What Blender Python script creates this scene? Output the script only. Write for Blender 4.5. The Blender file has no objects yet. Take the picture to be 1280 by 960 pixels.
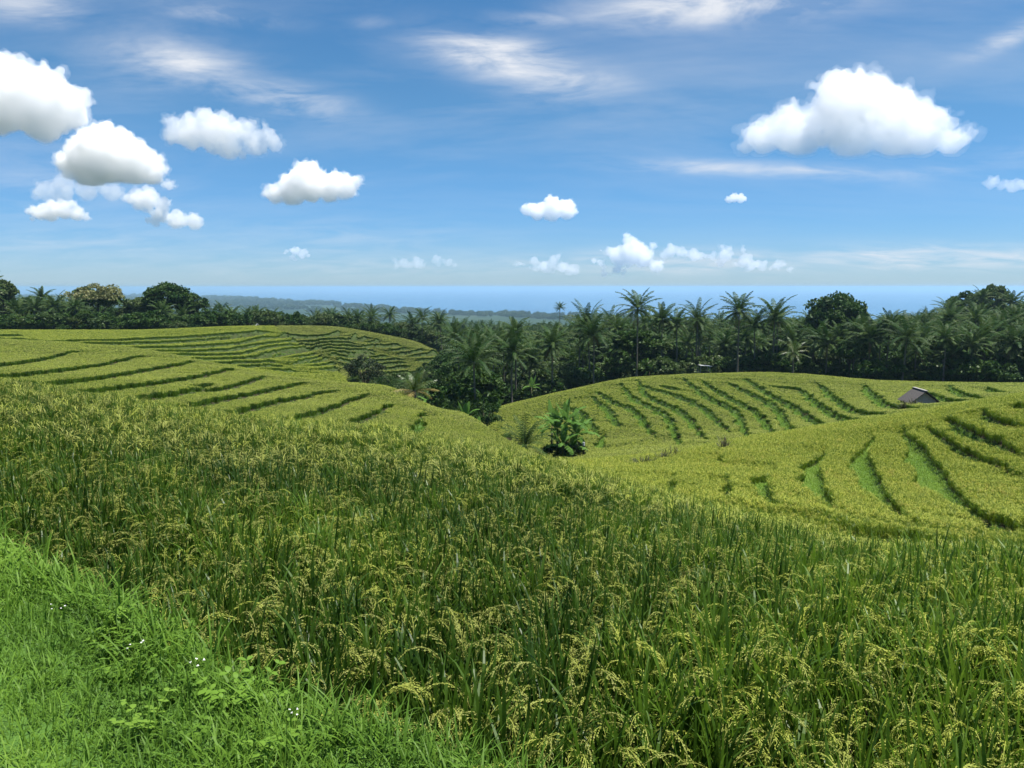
import bpy, bmesh, math, random
import numpy as np
from mathutils import Vector, Matrix, Euler, noise as mnoise

RNG = np.random.default_rng(7)
random.seed(7)
SC = bpy.context.scene
COL = SC.collection
F = 1000.0                      # focal length of the photograph in its own pixels (1280 wide)
PITCH = math.radians(6.9)
ST, CT = math.sin(PITCH), math.cos(PITCH)
SUN_EL, SUN_AZ = math.radians(72), math.radians(88)     # azimuth measured from +Y (ahead) towards +X (right)

# ------------------------------------------------------------------ basics
def s_of_row(py):
    b = (480.0 - py) / F
    return (-ST + b * CT) / (CT + b * ST)

def u_of_px(px, py):
    b = (480.0 - py) / F
    return (px - 640.0) / F / (CT + b * ST)

def at(px, py, Y):
    """World point at distance Y ahead that the photograph shows at (px, py)."""
    return Vector((u_of_px(px, py) * Y, Y, s_of_row(py) * Y))

def to_px(x, y, z):
    d = y * CT - z * ST
    d = np.maximum(d, 1e-3)
    return 640 + F * x / d, 480 - F * (y * ST + z * CT) / d

def tag(o, label=None, cat=None, group=None, kind=None):
    if label: o['label'] = label
    if cat: o['category'] = cat
    if group: o['group'] = group
    if kind: o['kind'] = kind
    return o

def link(o, parent=None):
    COL.objects.link(o)
    if parent is not None: o.parent = parent
    return o

def empty(name, loc, rz=0.0, scale=1.0):
    o = bpy.data.objects.new(name, None)
    o.empty_display_size = 0.2
    o.location = loc; o.rotation_euler = (0, 0, rz); o.scale = (scale,) * 3
    return link(o)

def np_mesh(name, verts, faces, mats, midx=None, smooth=False, attrs=None):
    """faces: (n,3) or (n,4) int array, or a list of such arrays."""
    me = bpy.data.meshes.new(name)
    verts = np.asarray(verts, dtype=np.float32).reshape(-1, 3)
    fl = faces if isinstance(faces, list) else [faces]
    fl = [np.asarray(f, dtype=np.int32) for f in fl if len(f)]
    loops = np.concatenate([f.ravel() for f in fl]) if fl else np.zeros(0, np.int32)
    sizes = np.concatenate([np.full(len(f), f.shape[1], np.int32) for f in fl]) if fl else np.zeros(0, np.int32)
    me.vertices.add(len(verts)); me.vertices.foreach_set('co', verts.ravel())
    if len(sizes):
        me.loops.add(len(loops)); me.loops.foreach_set('vertex_index', loops)
        me.polygons.add(len(sizes))
        me.polygons.foreach_set('loop_start', np.concatenate([[0], np.cumsum(sizes)[:-1]]).astype(np.int32))
        me.polygons.foreach_set('loop_total', sizes)
        if midx is not None: me.polygons.foreach_set('material_index', np.asarray(midx, np.int32))
        me.polygons.foreach_set('use_smooth', np.full(len(sizes), bool(smooth)))
    for k, (typ, arr) in (attrs or {}).items():
        a = me.attributes.new(k, typ, 'POINT')
        a.data.foreach_set('vector' if typ == 'FLOAT_VECTOR' else 'value', np.asarray(arr, np.int32 if typ == 'INT' else np.float32).ravel())
    for m in (mats if isinstance(mats, (list, tuple)) else [mats]):
        if m is not None: me.materials.append(m)
    me.update(calc_edges=True)
    return me

class Geo:
    """Collects triangles and quads with material slots."""
    def __init__(s): s.v = []; s.q = []; s.t = []; s.qm = []; s.tm = []; s.n = 0
    def add(s, verts, quads=None, tris=None, m=0):
        verts = np.asarray(verts, np.float32).reshape(-1, 3)
        if quads is not None and len(quads):
            s.q.append(np.asarray(quads, np.int32) + s.n); s.qm.append(np.full(len(quads), m, np.int32))
        if tris is not None and len(tris):
            s.t.append(np.asarray(tris, np.int32) + s.n); s.tm.append(np.full(len(tris), m, np.int32))
        s.v.append(verts); s.n += len(verts)
    def mesh(s, name, mats, smooth=False):
        fl, mi = [], []
        if s.q: fl.append(np.concatenate(s.q)); mi.append(np.concatenate(s.qm))
        if s.t: fl.append(np.concatenate(s.t)); mi.append(np.concatenate(s.tm))
        return np_mesh(name, np.concatenate(s.v), fl, mats, np.concatenate(mi), smooth)
    def obj(s, name, mats, parent=None, smooth=False):
        return link(bpy.data.objects.new(name, s.mesh(name, mats, smooth)), parent)

def ribbon(g, pts, widths, side, m=0):
    """A leaf-like strip along pts (n,3) with half widths and a side vector; the tip closes to a point."""
    pts = np.asarray(pts, float); n = len(pts)
    side = np.asarray(side, float)
    if side.ndim == 1: side = np.tile(side, (n, 1))
    w = np.asarray(widths, float)[:, None]
    v = np.empty((2 * n, 3)); v[0::2] = pts - side * w; v[1::2] = pts + side * w
    i = np.arange(n - 1) * 2
    g.add(v, quads=np.stack([i, i + 1, i + 3, i + 2], 1), m=m)

def tube(g, pts, radii, n=6, m=0, cap=True):
    pts = np.asarray(pts, float); k = len(pts)
    tan = np.gradient(pts, axis=0); tan /= np.linalg.norm(tan, axis=1)[:, None] + 1e-9
    ref = np.where(np.abs(tan[:, 2:3]) > .9, [[1., 0, 0]], [[0, 0, 1.]])
    a = np.cross(ref, tan); a /= np.linalg.norm(a, axis=1)[:, None] + 1e-9
    b = np.cross(tan, a)
    th = np.linspace(0, 2 * math.pi, n, endpoint=False)
    r = np.asarray(radii, float)
    v = pts[:, None, :] + r[:, None, None] * (np.cos(th)[None, :, None] * a[:, None, :] + np.sin(th)[None, :, None] * b[:, None, :])
    v = v.reshape(-1, 3); q = []
    for i in range(k - 1):
        for j in range(n):
            q.append((i * n + j, i * n + (j + 1) % n, (i + 1) * n + (j + 1) % n, (i + 1) * n + j))
    tr = []
    if cap:
        v = np.vstack([v, pts[-1:], pts[:1]])
        for j in range(n):
            tr.append(((k - 1) * n + j, (k - 1) * n + (j + 1) % n, k * n))
            tr.append(((j + 1) % n, j, k * n + 1))
    g.add(v, quads=q, tris=tr, m=m)

def box(g, lo, hi, m=0, R=None, T=None):
    x0, y0, z0 = lo; x1, y1, z1 = hi
    v = np.array([(x0, y0, z0), (x1, y0, z0), (x1, y1, z0), (x0, y1, z0), (x0, y0, z1), (x1, y0, z1), (x1, y1, z1), (x0, y1, z1)], float)
    if R is not None: v = v @ np.asarray(R).T
    if T is not None: v = v + np.asarray(T)
    g.add(v, quads=[(3, 2, 1, 0), (4, 5, 6, 7), (0, 1, 5, 4), (1, 2, 6, 5), (2, 3, 7, 6), (3, 0, 4, 7)], m=m)

# ------------------------------------------------------------------ materials
def new_mat(name):
    m = bpy.data.materials.new(name); m.use_nodes = True
    nt = m.node_tree; nt.nodes.clear()
    out = nt.nodes.new('ShaderNodeOutputMaterial')
    return m, nt, out

def mixcol(nt, fac, a, b):
    n = nt.nodes.new('ShaderNodeMix'); n.data_type = 'RGBA'
    for sock, v in ((n.inputs[0], fac), (n.inputs[6], a), (n.inputs[7], b)):
        if hasattr(v, 'is_output') or isinstance(v, bpy.types.NodeSocket): nt.links.new(v, sock)
        elif isinstance(v, (int, float)): sock.default_value = v
        else: sock.default_value = (*v, 1)
    return n.outputs[2]

def math_node(nt, op, a, b=None, clamp=False):
    n = nt.nodes.new('ShaderNodeMath'); n.operation = op; n.use_clamp = clamp
    for i, v in enumerate((a, b)):
        if v is None: continue
        if isinstance(v, (int, float)): n.inputs[i].default_value = v
        else: nt.links.new(v, n.inputs[i])
    return n.outputs[0]

def noise_fac(nt, scale, detail=3, rough=.6, lo=.35, hi=.65, coord=None, dist=0.0):
    if coord is None:
        g = nt.nodes.new('ShaderNodeNewGeometry'); coord = g.outputs['Position']
    n = nt.nodes.new('ShaderNodeTexNoise'); n.inputs['Scale'].default_value = scale
    n.inputs['Detail'].default_value = detail; n.inputs['Roughness'].default_value = rough
    n.inputs['Distortion'].default_value = dist
    nt.links.new(coord, n.inputs['Vector'])
    r = nt.nodes.new('ShaderNodeMapRange'); r.clamp = True
    r.inputs[1].default_value = lo; r.inputs[2].default_value = hi
    nt.links.new(n.outputs['Fac'], r.inputs[0])
    return r.outputs[0]

def rand_obj(nt):
    return nt.nodes.new('ShaderNodeObjectInfo').outputs['Random']

def inst_attr(nt, name, typ='INSTANCER'):
    a = nt.nodes.new('ShaderNodeAttribute'); a.attribute_type = typ; a.attribute_name = name
    return a.outputs['Fac']

def leaf_shader(nt, out, col, trans=.3, rough=.5, spec=.25, tcol=None):
    p = nt.nodes.new('ShaderNodeBsdfPrincipled')
    p.inputs['Roughness'].default_value = rough
    p.inputs['Specular IOR Level'].default_value = spec
    t = nt.nodes.new('ShaderNodeBsdfTranslucent')
    mx = nt.nodes.new('ShaderNodeMixShader'); mx.inputs[0].default_value = trans
    nt.links.new(col, p.inputs['Base Color']); nt.links.new(tcol or col, t.inputs['Color'])
    nt.links.new(p.outputs[0], mx.inputs[1]); nt.links.new(t.outputs[0], mx.inputs[2])
    nt.links.new(mx.outputs[0], out.inputs['Surface'])

def simple_mat(name, a, b=None, scale=3.0, rough=.8, spec=.2, bump=0.0, obj=True):
    m, nt, out = new_mat(name)
    p = nt.nodes.new('ShaderNodeBsdfPrincipled'); p.inputs['Roughness'].default_value = rough
    p.inputs['Specular IOR Level'].default_value = spec
    tc = nt.nodes.new('ShaderNodeTexCoord')
    f = noise_fac(nt, scale, 5, .65, .3, .7, tc.outputs['Object'] if obj else None)
    nt.links.new(mixcol(nt, f, a, b or tuple(c * .7 for c in a)), p.inputs['Base Color'])
    if bump:
        bn = nt.nodes.new('ShaderNodeBump'); bn.inputs['Strength'].default_value = bump
        nt.links.new(f, bn.inputs['Height']); nt.links.new(bn.outputs[0], p.inputs['Normal'])
    nt.links.new(p.outputs[0], out.inputs['Surface'])
    return m

def foliage_mat(name, a, b, c=None, trans=.3, spec=.25, rough=.5, clump=.6):
    """a..b varies from tree to tree and clump to clump; c is a rarer tone."""
    m, nt, out = new_mat(name)
    tc = nt.nodes.new('ShaderNodeTexCoord')
    col = mixcol(nt, rand_obj(nt), a, b)
    f = noise_fac(nt, clump, 3, .6, .4, .62, tc.outputs['Object'])
    col = mixcol(nt, math_node(nt, 'MULTIPLY', f, .6), col, c or b)
    leaf_shader(nt, out, col, trans, rough, spec)
    return m

# ------------------------------------------------------------------ camera, sun, sky
cam = bpy.data.cameras.new('camera'); cam.sensor_width = 36.0; cam.lens = 36.0 * F / 1280.0
cam.clip_start = .05; cam.clip_end = 200000
camo = link(bpy.data.objects.new('camera', cam)); camo.location = (0, 0, 0)
camo.rotation_euler = (math.pi / 2 - PITCH, 0, 0)
SC.camera = camo

sun = bpy.data.lights.new('sun', 'SUN'); sun.energy = 5.0; sun.angle = math.radians(.53); sun.color = (1.0, .955, .88)
suno = link(bpy.data.objects.new('sun', sun))
sd = Vector((math.sin(SUN_AZ) * math.cos(SUN_EL), math.cos(SUN_AZ) * math.cos(SUN_EL), math.sin(SUN_EL)))
suno.rotation_euler = (-sd).to_track_quat('-Z', 'Y').to_euler()
suno.location = (30, 20, 60)

W = bpy.data.worlds.new('World'); SC.world = W; W.use_nodes = True
wn = W.node_tree; wn.nodes.clear()
wout = wn.nodes.new('ShaderNodeOutputWorld'); bg = wn.nodes.new('ShaderNodeBackground')
sky = wn.nodes.new('ShaderNodeTexSky'); sky.sky_type = 'NISHITA'; sky.sun_disc = False
sky.sun_elevation = SUN_EL; sky.sun_rotation = SUN_AZ
sky.altitude = 300; sky.air_density = 1.0; sky.dust_density = .15; sky.ozone_density = 4.0
bg.inputs['Strength'].default_value = .1
wn.links.new(bg.outputs[0], wout.inputs['Surface'])
# thin cirrus in the sky: noise laid out on a high flat layer (direction / height), gathered around a few bearings
geo = wn.nodes.new('ShaderNodeTexCoord')
sep = wn.nodes.new('ShaderNodeSeparateXYZ'); wn.links.new(geo.outputs['Generated'], sep.inputs[0])
def wmath(op, a, b=None, clamp=False): return math_node(wn, op, a, b, clamp)
up = wmath('MAXIMUM', sep.outputs[2], .012)
lx, ly = wmath('DIVIDE', sep.outputs[0], wmath('ADD', up, .16)), wmath('DIVIDE', sep.outputs[1], wmath('ADD', up, .16))
cmb = wn.nodes.new('ShaderNodeCombineXYZ'); wn.links.new(lx, cmb.inputs[0]); wn.links.new(ly, cmb.inputs[1])
def wnoise(scale, detail, sx, sy, rot, lo, hi, dist=.4):
    mp = wn.nodes.new('ShaderNodeMapping'); mp.inputs['Scale'].default_value = (sx, sy, 1); mp.inputs['Rotation'].default_value = (0, 0, rot)
    wn.links.new(cmb.outputs[0], mp.inputs[0])
    return noise_fac(wn, scale, detail, .62, lo, hi, mp.outputs[0], dist)
az = wmath('DIVIDE', sep.outputs[0], wmath('MAXIMUM', sep.outputs[1], .05))     # tangent of the bearing
el = wmath('DIVIDE', sep.outputs[2], wmath('MAXIMUM', sep.outputs[1], .05))
def patch(px, py, wx, wy, tilt=0.0):
    a0, e0 = u_of_px(px, py), s_of_row(py)
    da, de = wmath('SUBTRACT', az, a0), wmath('SUBTRACT', el, e0)
    de = wmath('ADD', de, wmath('MULTIPLY', da, tilt))
    q = wmath('ADD', wmath('POWER', wmath('DIVIDE', da, wx / F), 2), wmath('POWER', wmath('DIVIDE', de, wy / F), 2))
    return wmath('POWER', 2.718, wmath('MULTIPLY', q, -1))
def wsum(l):
    o = l[0]
    for k in l[1:]: o = wmath('MAXIMUM', o, k)
    return o
hz = wn.nodes.new('ShaderNodeMapRange'); hz.clamp = True; hz.interpolation_type = 'SMOOTHSTEP'     # bluer air towards the horizon
hz.inputs[1].default_value = -.02; hz.inputs[2].default_value = .24; wn.links.new(sep.outputs[2], hz.inputs[0])
fine = wnoise(2.6, 12, 1.0, 1.6, .25, .38, .84, .5)
soft = wnoise(.9, 9, .7, 1.7, -.3, .44, .72, .4)
PATCHES = [((640, 78, 95, 26, .25), 2.0), ((590, 62, 62, 17, .25), 1.0), ((685, 96, 75, 15, .1), 1.9), ((890, 6, 130, 22, -.05), 2.2), ((830, 14, 70, 14, 0), 1.0), ((670, 25, 50, 9, .05), .8), ((275, 18, 70, 11, .1), 1.1),
           ((30, 8, 70, 20, .1), 1.1), ((640, 330, 620, 16, 0), .4), ((350, 122, 85, 18, .18), 1.3), ((220, 78, 85, 26, .15), 1.2), ((1258, 48, 45, 12, -.4), 1.3), ((470, 28, 26, 8, 0), .6), ((950, 212, 180, 9, .04), .9),
           ((1170, 322, 170, 14, 0), 1.3), ((1240, 200, 110, 16, -.2), .4), ((100, 305, 220, 30, 0), .35), ((860, 328, 150, 16, 0), 1.0), ((60, 230, 150, 60, 0), .35), ((420, 300, 200, 30, 0), .3), ((190, 70, 90, 40, 0), .6), ((580, 330, 130, 10, 0), .4)]
msk = wsum([wmath('MULTIPLY', patch(*a), k) for a, k in PATCHES])
wisp = wmath('MULTIPLY', msk, wmath('ADD', wmath('MULTIPLY', fine, 1.15), .05))
veil = wmath('MULTIPLY', soft, wmath('MULTIPLY', hz.outputs[0], .24))
cirrus = wmath('ADD', wisp, veil, True)
cfade = wmath('MULTIPLY', cirrus, wmath('MULTIPLY', wmath('GREATER_THAN', sep.outputs[2], 0.0), .9))
skt = wn.nodes.new('ShaderNodeHueSaturation'); skt.inputs['Saturation'].default_value = 1.2; skt.inputs['Value'].default_value = .86
hzm = wn.nodes.new('ShaderNodeMix'); hzm.data_type = 'RGBA'; hzm.blend_type = 'MULTIPLY'; hzm.inputs[0].default_value = 1
wn.links.new(sky.outputs[0], hzm.inputs[6]); wn.links.new(mixcol(wn, hz.outputs[0], (.70, .92, 1.34), (1.02, 1.12, 1.14)), hzm.inputs[7])
wn.links.new(hzm.outputs[2], skt.inputs['Color'])
WISP_COL = (7.4, 7.6, 8.0)
skc = wn.nodes.new('ShaderNodeMix'); skc.data_type = 'RGBA'
wn.links.new(cfade, skc.inputs[0]); wn.links.new(skt.outputs[0], skc.inputs[6]); skc.inputs[7].default_value = (*WISP_COL, 1)
wn.links.new(skc.outputs[2], bg.inputs['Color'])

bg.inputs['Strength'].default_value = .064
SC.view_settings.view_transform = 'Standard'; SC.view_settings.look = 'None'; SC.view_settings.gamma = 1
SC.view_settings.use_curve_mapping = False; SC.view_settings.exposure = 0.88
SC.render.engine = 'CYCLES'
cy = SC.cycles
cy.use_denoising = True
try: cy.denoiser = 'OPENIMAGEDENOISE'; cy.denoising_input_passes = 'RGB_ALBEDO_NORMAL'
except Exception: pass
cy.max_bounces = 24; cy.diffuse_bounces = 3; cy.glossy_bounces = 2; cy.transmission_bounces = 3; cy.transparent_max_bounces = 8
cy.volume_bounces = 24
cy.use_adaptive_sampling = True; cy.adaptive_threshold = .02
cy.caustics_reflective = False; cy.caustics_refractive = False
# ------------------------------------------------------------------ clouds: closed puffed shapes filled with an even scattering volume
def cloud_mat(density):
    m, nt, out = new_mat('cloud_%.4f' % density)
    v = nt.nodes.new('ShaderNodeVolumeScatter'); v.inputs['Color'].default_value = (1, 1, 1, 1)
    v.inputs['Density'].default_value = density; v.inputs['Anisotropy'].default_value = 0.0
    nt.links.new(v.outputs[0], out.inputs['Volume'])
    try: m.volume_sampling = 'MULTIPLE_IMPORTANCE'
    except Exception: pass
    m.cycles.homogeneous_volume = True
    return m

_ICO = None
def ico():
    global _ICO
    if _ICO is None:
        bm = bmesh.new(); bmesh.ops.create_icosphere(bm, subdivisions=2, radius=1)
        _ICO = (np.array([v.co[:] for v in bm.verts]), np.array([[v.index for v in f.verts] for f in bm.faces])); bm.free()
    return _ICO

def make_cloud(label, Y, lobes, base, density_k=22.0, seed=0, res=110, puff=1.0, group='cumulus clouds in the sky'):
    """lobes: (px, py, r) in photograph pixels; base: pixel row of the flat underside."""
    rs = np.random.default_rng(seed)
    if Y >= 9000 or group == 'ragged':                     # break the small ones up into many uneven puffs
        group = 'cumulus clouds in the sky'; more = []
        for (px, py, r) in lobes:
            more.append((px, py, r * .8))
            for i in range(5):
                q = r * rs.uniform(.25, .6); more.append((px + rs.normal(0, r * .85), min(py + rs.normal(0, r * .4), base - q * .4), q))
        lobes = more
    k = Y / F
    c0 = at(np.mean([l[0] for l in lobes]), base, Y)
    iv, it = ico(); V, T = [], []; n = 0
    def add(c, r):
        nonlocal n
        V.append(iv * r + c); T.append(it + n); n += len(iv)
    span = (max(l[0] + l[2] for l in lobes) - min(l[0] - l[2] for l in lobes)) * k
    for (px, py, r) in lobes:
        p = np.array(at(px, py, Y) - c0); R = r * k * .93
        p[1] += rs.uniform(-.35, .35) * R
        add(p, R * .92)
        m1 = int(16 * puff)
        for i in range(m1):
            d = rs.normal(size=3); d /= np.linalg.norm(d); d[2] = abs(d[2]) * 1.0 - .12
            if d[1] > .3: d[1] = -d[1] * .6
            d /= np.linalg.norm(d)
            R1 = R * rs.uniform(.26, .48); c1 = p + d * R * .86
            add(c1, R1)
            for j in range(int(7 * puff)):
                e = rs.normal(size=3) + d * .9 + np.array([0, -.3, .3]); e /= np.linalg.norm(e)
                R2 = R1 * rs.uniform(.25, .5)
                add(c1 + e * R1 * .9, R2)
    v = np.concatenate(V); t = np.concatenate(T)
    zl = v[:, 2]; v[:, 2] = np.where(zl < 0, zl * .16, zl)
    me = np_mesh('cloud', v, t, None)
    o = link(bpy.data.objects.new('cloud', me)); o.location = c0
    rm = o.modifiers.new('r', 'REMESH'); rm.mode = 'VOXEL'; rm.voxel_size = span / res
    dg = bpy.context.evaluated_depsgraph_get()
    me2 = bpy.data.meshes.new_from_object(o.evaluated_get(dg))
    o.modifiers.clear(); o.data = me2; bpy.data.meshes.remove(me)
    nv = len(me2.vertices)
    co = np.empty(nv * 3, np.float32); me2.vertices.foreach_get('co', co); co = co.reshape(-1, 3)
    no = np.empty(nv * 3, np.float32); me2.vertices.foreach_get('normal', no); no = no.reshape(-1, 3)
    sc_ = 9.0 / span; off = Vector((seed * 3.1, seed * 1.7, 0)); d = np.empty(nv, np.float32)
    for i in range(nv):
        q = Vector(co[i] * sc_) + off
        d[i] = abs(mnoise.noise(q)) * 1.5 + abs(mnoise.noise(q * 2.3)) * .85 + abs(mnoise.noise(q * 5.1)) * .5 - .75 + mnoise.noise(q * .5) * .5
    lift = np.clip((co[:, 2] + span * .02) / (span * .08), .25, 1.0)
    co = co + no * (d * span * .034 * lift)[:, None]
    def rebuilt(cc, name, mat):
        me2.vertices.foreach_set('co', cc.astype(np.float32).ravel()); me2.update()
        rm = o.modifiers.new('r', 'REMESH'); rm.mode = 'VOXEL'; rm.voxel_size = span / res * .9; rm.use_smooth_shade = True
        m3 = bpy.data.meshes.new_from_object(o.evaluated_get(bpy.context.evaluated_depsgraph_get())); o.modifiers.clear()
        m3.name = name; m3.materials.clear(); m3.materials.append(mat); return m3
    core = rebuilt(co, 'cloud', cloud_mat(density_k * .36 / span))
    # a thinner ragged fringe round the dense core
    d2 = np.empty(nv, np.float32); s2 = 14.0 / span
    for i in range(nv): d2[i] = mnoise.fractal(Vector(co[i] * s2) + off * 2, .7, 2.1, 4)
    c2 = co * np.array([1.03, 1.02, 1.0]) + no * (span * (.004 + .034 * np.clip(d2, -.2, 1.2)))[:, None]
    c2[:, 2] = np.where(co[:, 2] < span * .02, co[:, 2] - span * .012, c2[:, 2])
    fr = rebuilt(c2, 'ragged_fringe', cloud_mat(density_k * .09 / span)); o.data = core; bpy.data.meshes.remove(me2)
    link(bpy.data.objects.new('ragged_fringe', fr), o)
    return tag(o, label, 'cloud', group)

make_cloud('biggest bright white cumulus, dome topped and grey based, on the right', 3000,
           [(1078, 142, 45), (1038, 152, 41), (1118, 146, 37), (990, 162, 32), (955, 174, 22), (1150, 168, 30), (1185, 178, 20), (1000, 175, 28), (1070, 165, 40), (1120, 175, 32), (1212, 165, 9), (935, 183, 12)], 193, 28, 1, 210, 1.1)
make_cloud('large white cumulus cut off by the left edge of the picture', 2800,
           [(0, 130, 48), (45, 125, 38), (78, 132, 32), (-50, 135, 50), (100, 125, 15), (50, 148, 34)], 180, 30, 2, 180, 1.1)
make_cloud('domed white cumulus topping the stacked clouds on the left', 3000,
           [(138, 200, 36), (108, 208, 30), (170, 208, 30), (190, 218, 17), (125, 188, 28)], 230, 28, 3, 170, 1.1)
make_cloud('ragged pale cumulus shelf just under the domed cloud on the left', 3300,
           [(80, 240, 18), (110, 240, 16), (140, 242, 14), (60, 238, 14), (170, 244, 12)], 252, 9, 4, 110, 1, 'ragged')
make_cloud('small oval white cumulus lowest in the far left stack', 3500,
           [(62, 267, 15), (80, 265, 14), (95, 268, 12), (48, 268, 9)], 278, 18, 5, 100, 1, 'ragged')
make_cloud('small white cumulus trailing down right of the left stack', 3400,
           [(184, 250, 18), (200, 270, 14), (222, 277, 14), (240, 276, 12), (175, 255, 12)], 287, 16, 6, 110, 1, 'ragged')
make_cloud('greyish white cumulus with ragged right tail, upper left', 2900,
           [(262, 165, 30), (240, 170, 24), (285, 168, 26), (310, 172, 18), (228, 165, 18), (285, 188, 18), (320, 186, 14), (345, 180, 8)], 198, 16, 7, 150, 1, 'ragged')
make_cloud('crisp white cumulus with an upturned right tip, left of centre', 3400,
           [(388, 232, 24), (365, 240, 20), (412, 236, 20), (432, 236, 16), (446, 228, 9), (345, 244, 13)], 256, 29, 8, 160, 1.1)
make_cloud('small crisp white cumulus alone above the middle of the horizon', 4200,
           [(690, 264, 15), (672, 266, 12), (708, 264, 13), (660, 263, 8), (690, 255, 9)], 277, 22, 9, 90)
make_cloud('tiny pale cumulus puff below the biggest cloud', 4200, [(918, 248, 6), (926, 249, 6), (912, 250, 5)], 254, 9, 10, 50)
make_cloud('faint grey cumulus at the right edge below the biggest cloud', 4000,
           [(1240, 230, 11), (1265, 234, 11), (1290, 232, 12)], 241, 7, 11, 80, 1, 'ragged')
make_cloud('towering white cumulus above the tall lone palm', 9000,
           [(790, 318, 19), (775, 325, 14), (805, 324, 15), (788, 306, 11), (752, 330, 7), (760, 315, 6), (820, 334, 10), (770, 338, 8), (755, 343, 6)], 347, 18, 12, 120, 1.2)
make_cloud('low white cumulus right behind the towering one', 9500,
           [(838, 313, 9), (850, 316, 8), (868, 320, 9), (830, 320, 8), (890, 322, 7)], 330, 12, 13, 80)
make_cloud('lumpy white cumulus bank over the forked pair of tall palms', 9300,
           [(910, 314, 8), (905, 322, 10), (930, 327, 9), (950, 332, 8), (972, 333, 8), (940, 333, 9), (985, 337, 5)], 342, 13, 14, 90, 1.2)
make_cloud('small white cumulus tower over the middle of the wood', 9800,
           [(692, 326, 8), (680, 333, 9), (702, 335, 9), (715, 338, 7), (668, 336, 5), (650, 330, 4)], 344, 11, 15, 80, 1.2)
make_cloud('faint white cumulus row low over the coast', 10500,
           [(505, 330, 8), (522, 330, 8), (545, 325, 8), (560, 329, 6), (497, 332, 5)], 337, 6, 16, 80, 1.2)
make_cloud('tiny faint cumulus low over the left coast', 10000, [(370, 314, 7), (378, 320, 6), (366, 322, 5)], 326, 6, 17, 60)
# ------------------------------------------------------------------ the lie of the land
# Down each bearing (column of the photograph) the rice canopy passes these (distance, row) stations:
# field edge, hollow behind it, slope, slope, first crest, hollow, slope, slope, second crest, beyond it.
COLS = {
 -900: [(23,450),(30,458),(56,450),(98,435),(152,415),(160,416),(168,413),(180,409),(192,405),(205,407)],
 -300: [(22,456),(29,463),(55,455),(95,438),(150,416),(158,417),(166,414),(178,410),(190,406),(205,408)],
 0:    [(21.5,472),(28,481),(50,468),(90,446),(140,422.5),(148,423),(158,420),(170,416),(185,411.5),(200,414)],
 160:  [(21,496),(28,505),(50,485),(85,457),(118,433),(128,437),(145,429),(168,418),(185,411.5),(200,415)],
 320:  [(20.5,519),(28,530),(50,511),(75,485),(97,463),(106,468),(125,461),(160,432),(200,406.5),(215,410)],
 400:  [(20.3,525),(28,537),(48,520),(70,500),(92,474),(105,483),(135,462),(178,432),(230,407),(245,410)],
 480:  [(20,530),(28,543),(45,531),(62,510),(85,481),(100,494),(130,490),(175,460),(230,418),(245,424)],
 545:  [(19.6,543),(28,557),(42.5,549),(57,531),(74,508),(88,522),(112,514),(155,480),(225,438.5),(240,446)],
 575:  [(19.5,548),(28,560),(42,551),(56,534),(72,514),(85,528),(100,534),(122,524),(145,518),(158,528)],
 640:  [(19,561),(29,576),(40,567),(47,561),(55,551),(65,560),(82,556),(105,528),(135,503),(150,512)],
 700:  [(18.7,574),(28,590),(36,584),(42,579),(50,572.5),(60,576),(78,566),(105,525),(140,489),(155,499)],
 800:  [(18,602),(24,614),(32,598),(41,580),(50,566.5),(58,570),(75,558),(105,512),(150,470),(165,478)],
 960:  [(16.3,641),(21,652),(28,625),(40,575),(55,540.5),(65,544),(82,533),(110,493),(150,464.5),(165,473)],
 1120: [(15.8,677),(20,692),(26,652),(38,590),(57,516),(65,520),(80,507),(105,487),(135,475),(150,483)],
 1280: [(15.5,680),(20,694),(26,660),(36,595),(52,489),(60,494),(75,491),(98,484),(130,477.5),(145,486)],
 1580: [(15.5,700),(20,712),(26,660),(36,575),(52,450),(62,456),(78,456),(100,456),(130,456),(145,462)],
 2300: [(15.5,700),(20,712),(26,660),(36,575),(52,450),(62,456),(78,456),(100,456),(130,456),(145,462)],
}
FLOOR_Y = [300, 520, 900, 1500]
def floor_z(a):
    l = np.interp(a, [-300, 0, 300, 480, 640, 900, 1150, 1280, 1600], [-19, -19.5, -25, -31, -33, -31, -24, -20, -20])
    return [l, l * .55 - 19, -70, -98]

def pchip_slopes(x, y):
    h = np.diff(x, axis=0); d = np.diff(y, axis=0) / h
    m = np.zeros_like(y)
    w1 = 2 * h[1:] + h[:-1]; w2 = h[1:] + 2 * h[:-1]
    with np.errstate(divide='ignore', invalid='ignore'):
        mm = (w1 + w2) / (w1 / d[:-1] + w2 / d[1:])
    m[1:-1] = np.where(d[:-1] * d[1:] > 0, mm, 0)
    m[0], m[-1] = d[0], d[-1]
    return m

def pchip_eval(x, y, xq):
    """x, y: (n,), xq any shape."""
    m = pchip_slopes(x, y)
    i = np.clip(np.searchsorted(x, xq) - 1, 0, len(x) - 2)
    h = x[i + 1] - x[i]; t = np.clip((xq - x[i]) / h, 0, 1)
    return (y[i] * (1 + 2 * t) * (1 - t) ** 2 + m[i] * h * t * (1 - t) ** 2 + y[i + 1] * t * t * (3 - 2 * t) + m[i + 1] * h * t * t * (t - 1))

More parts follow.
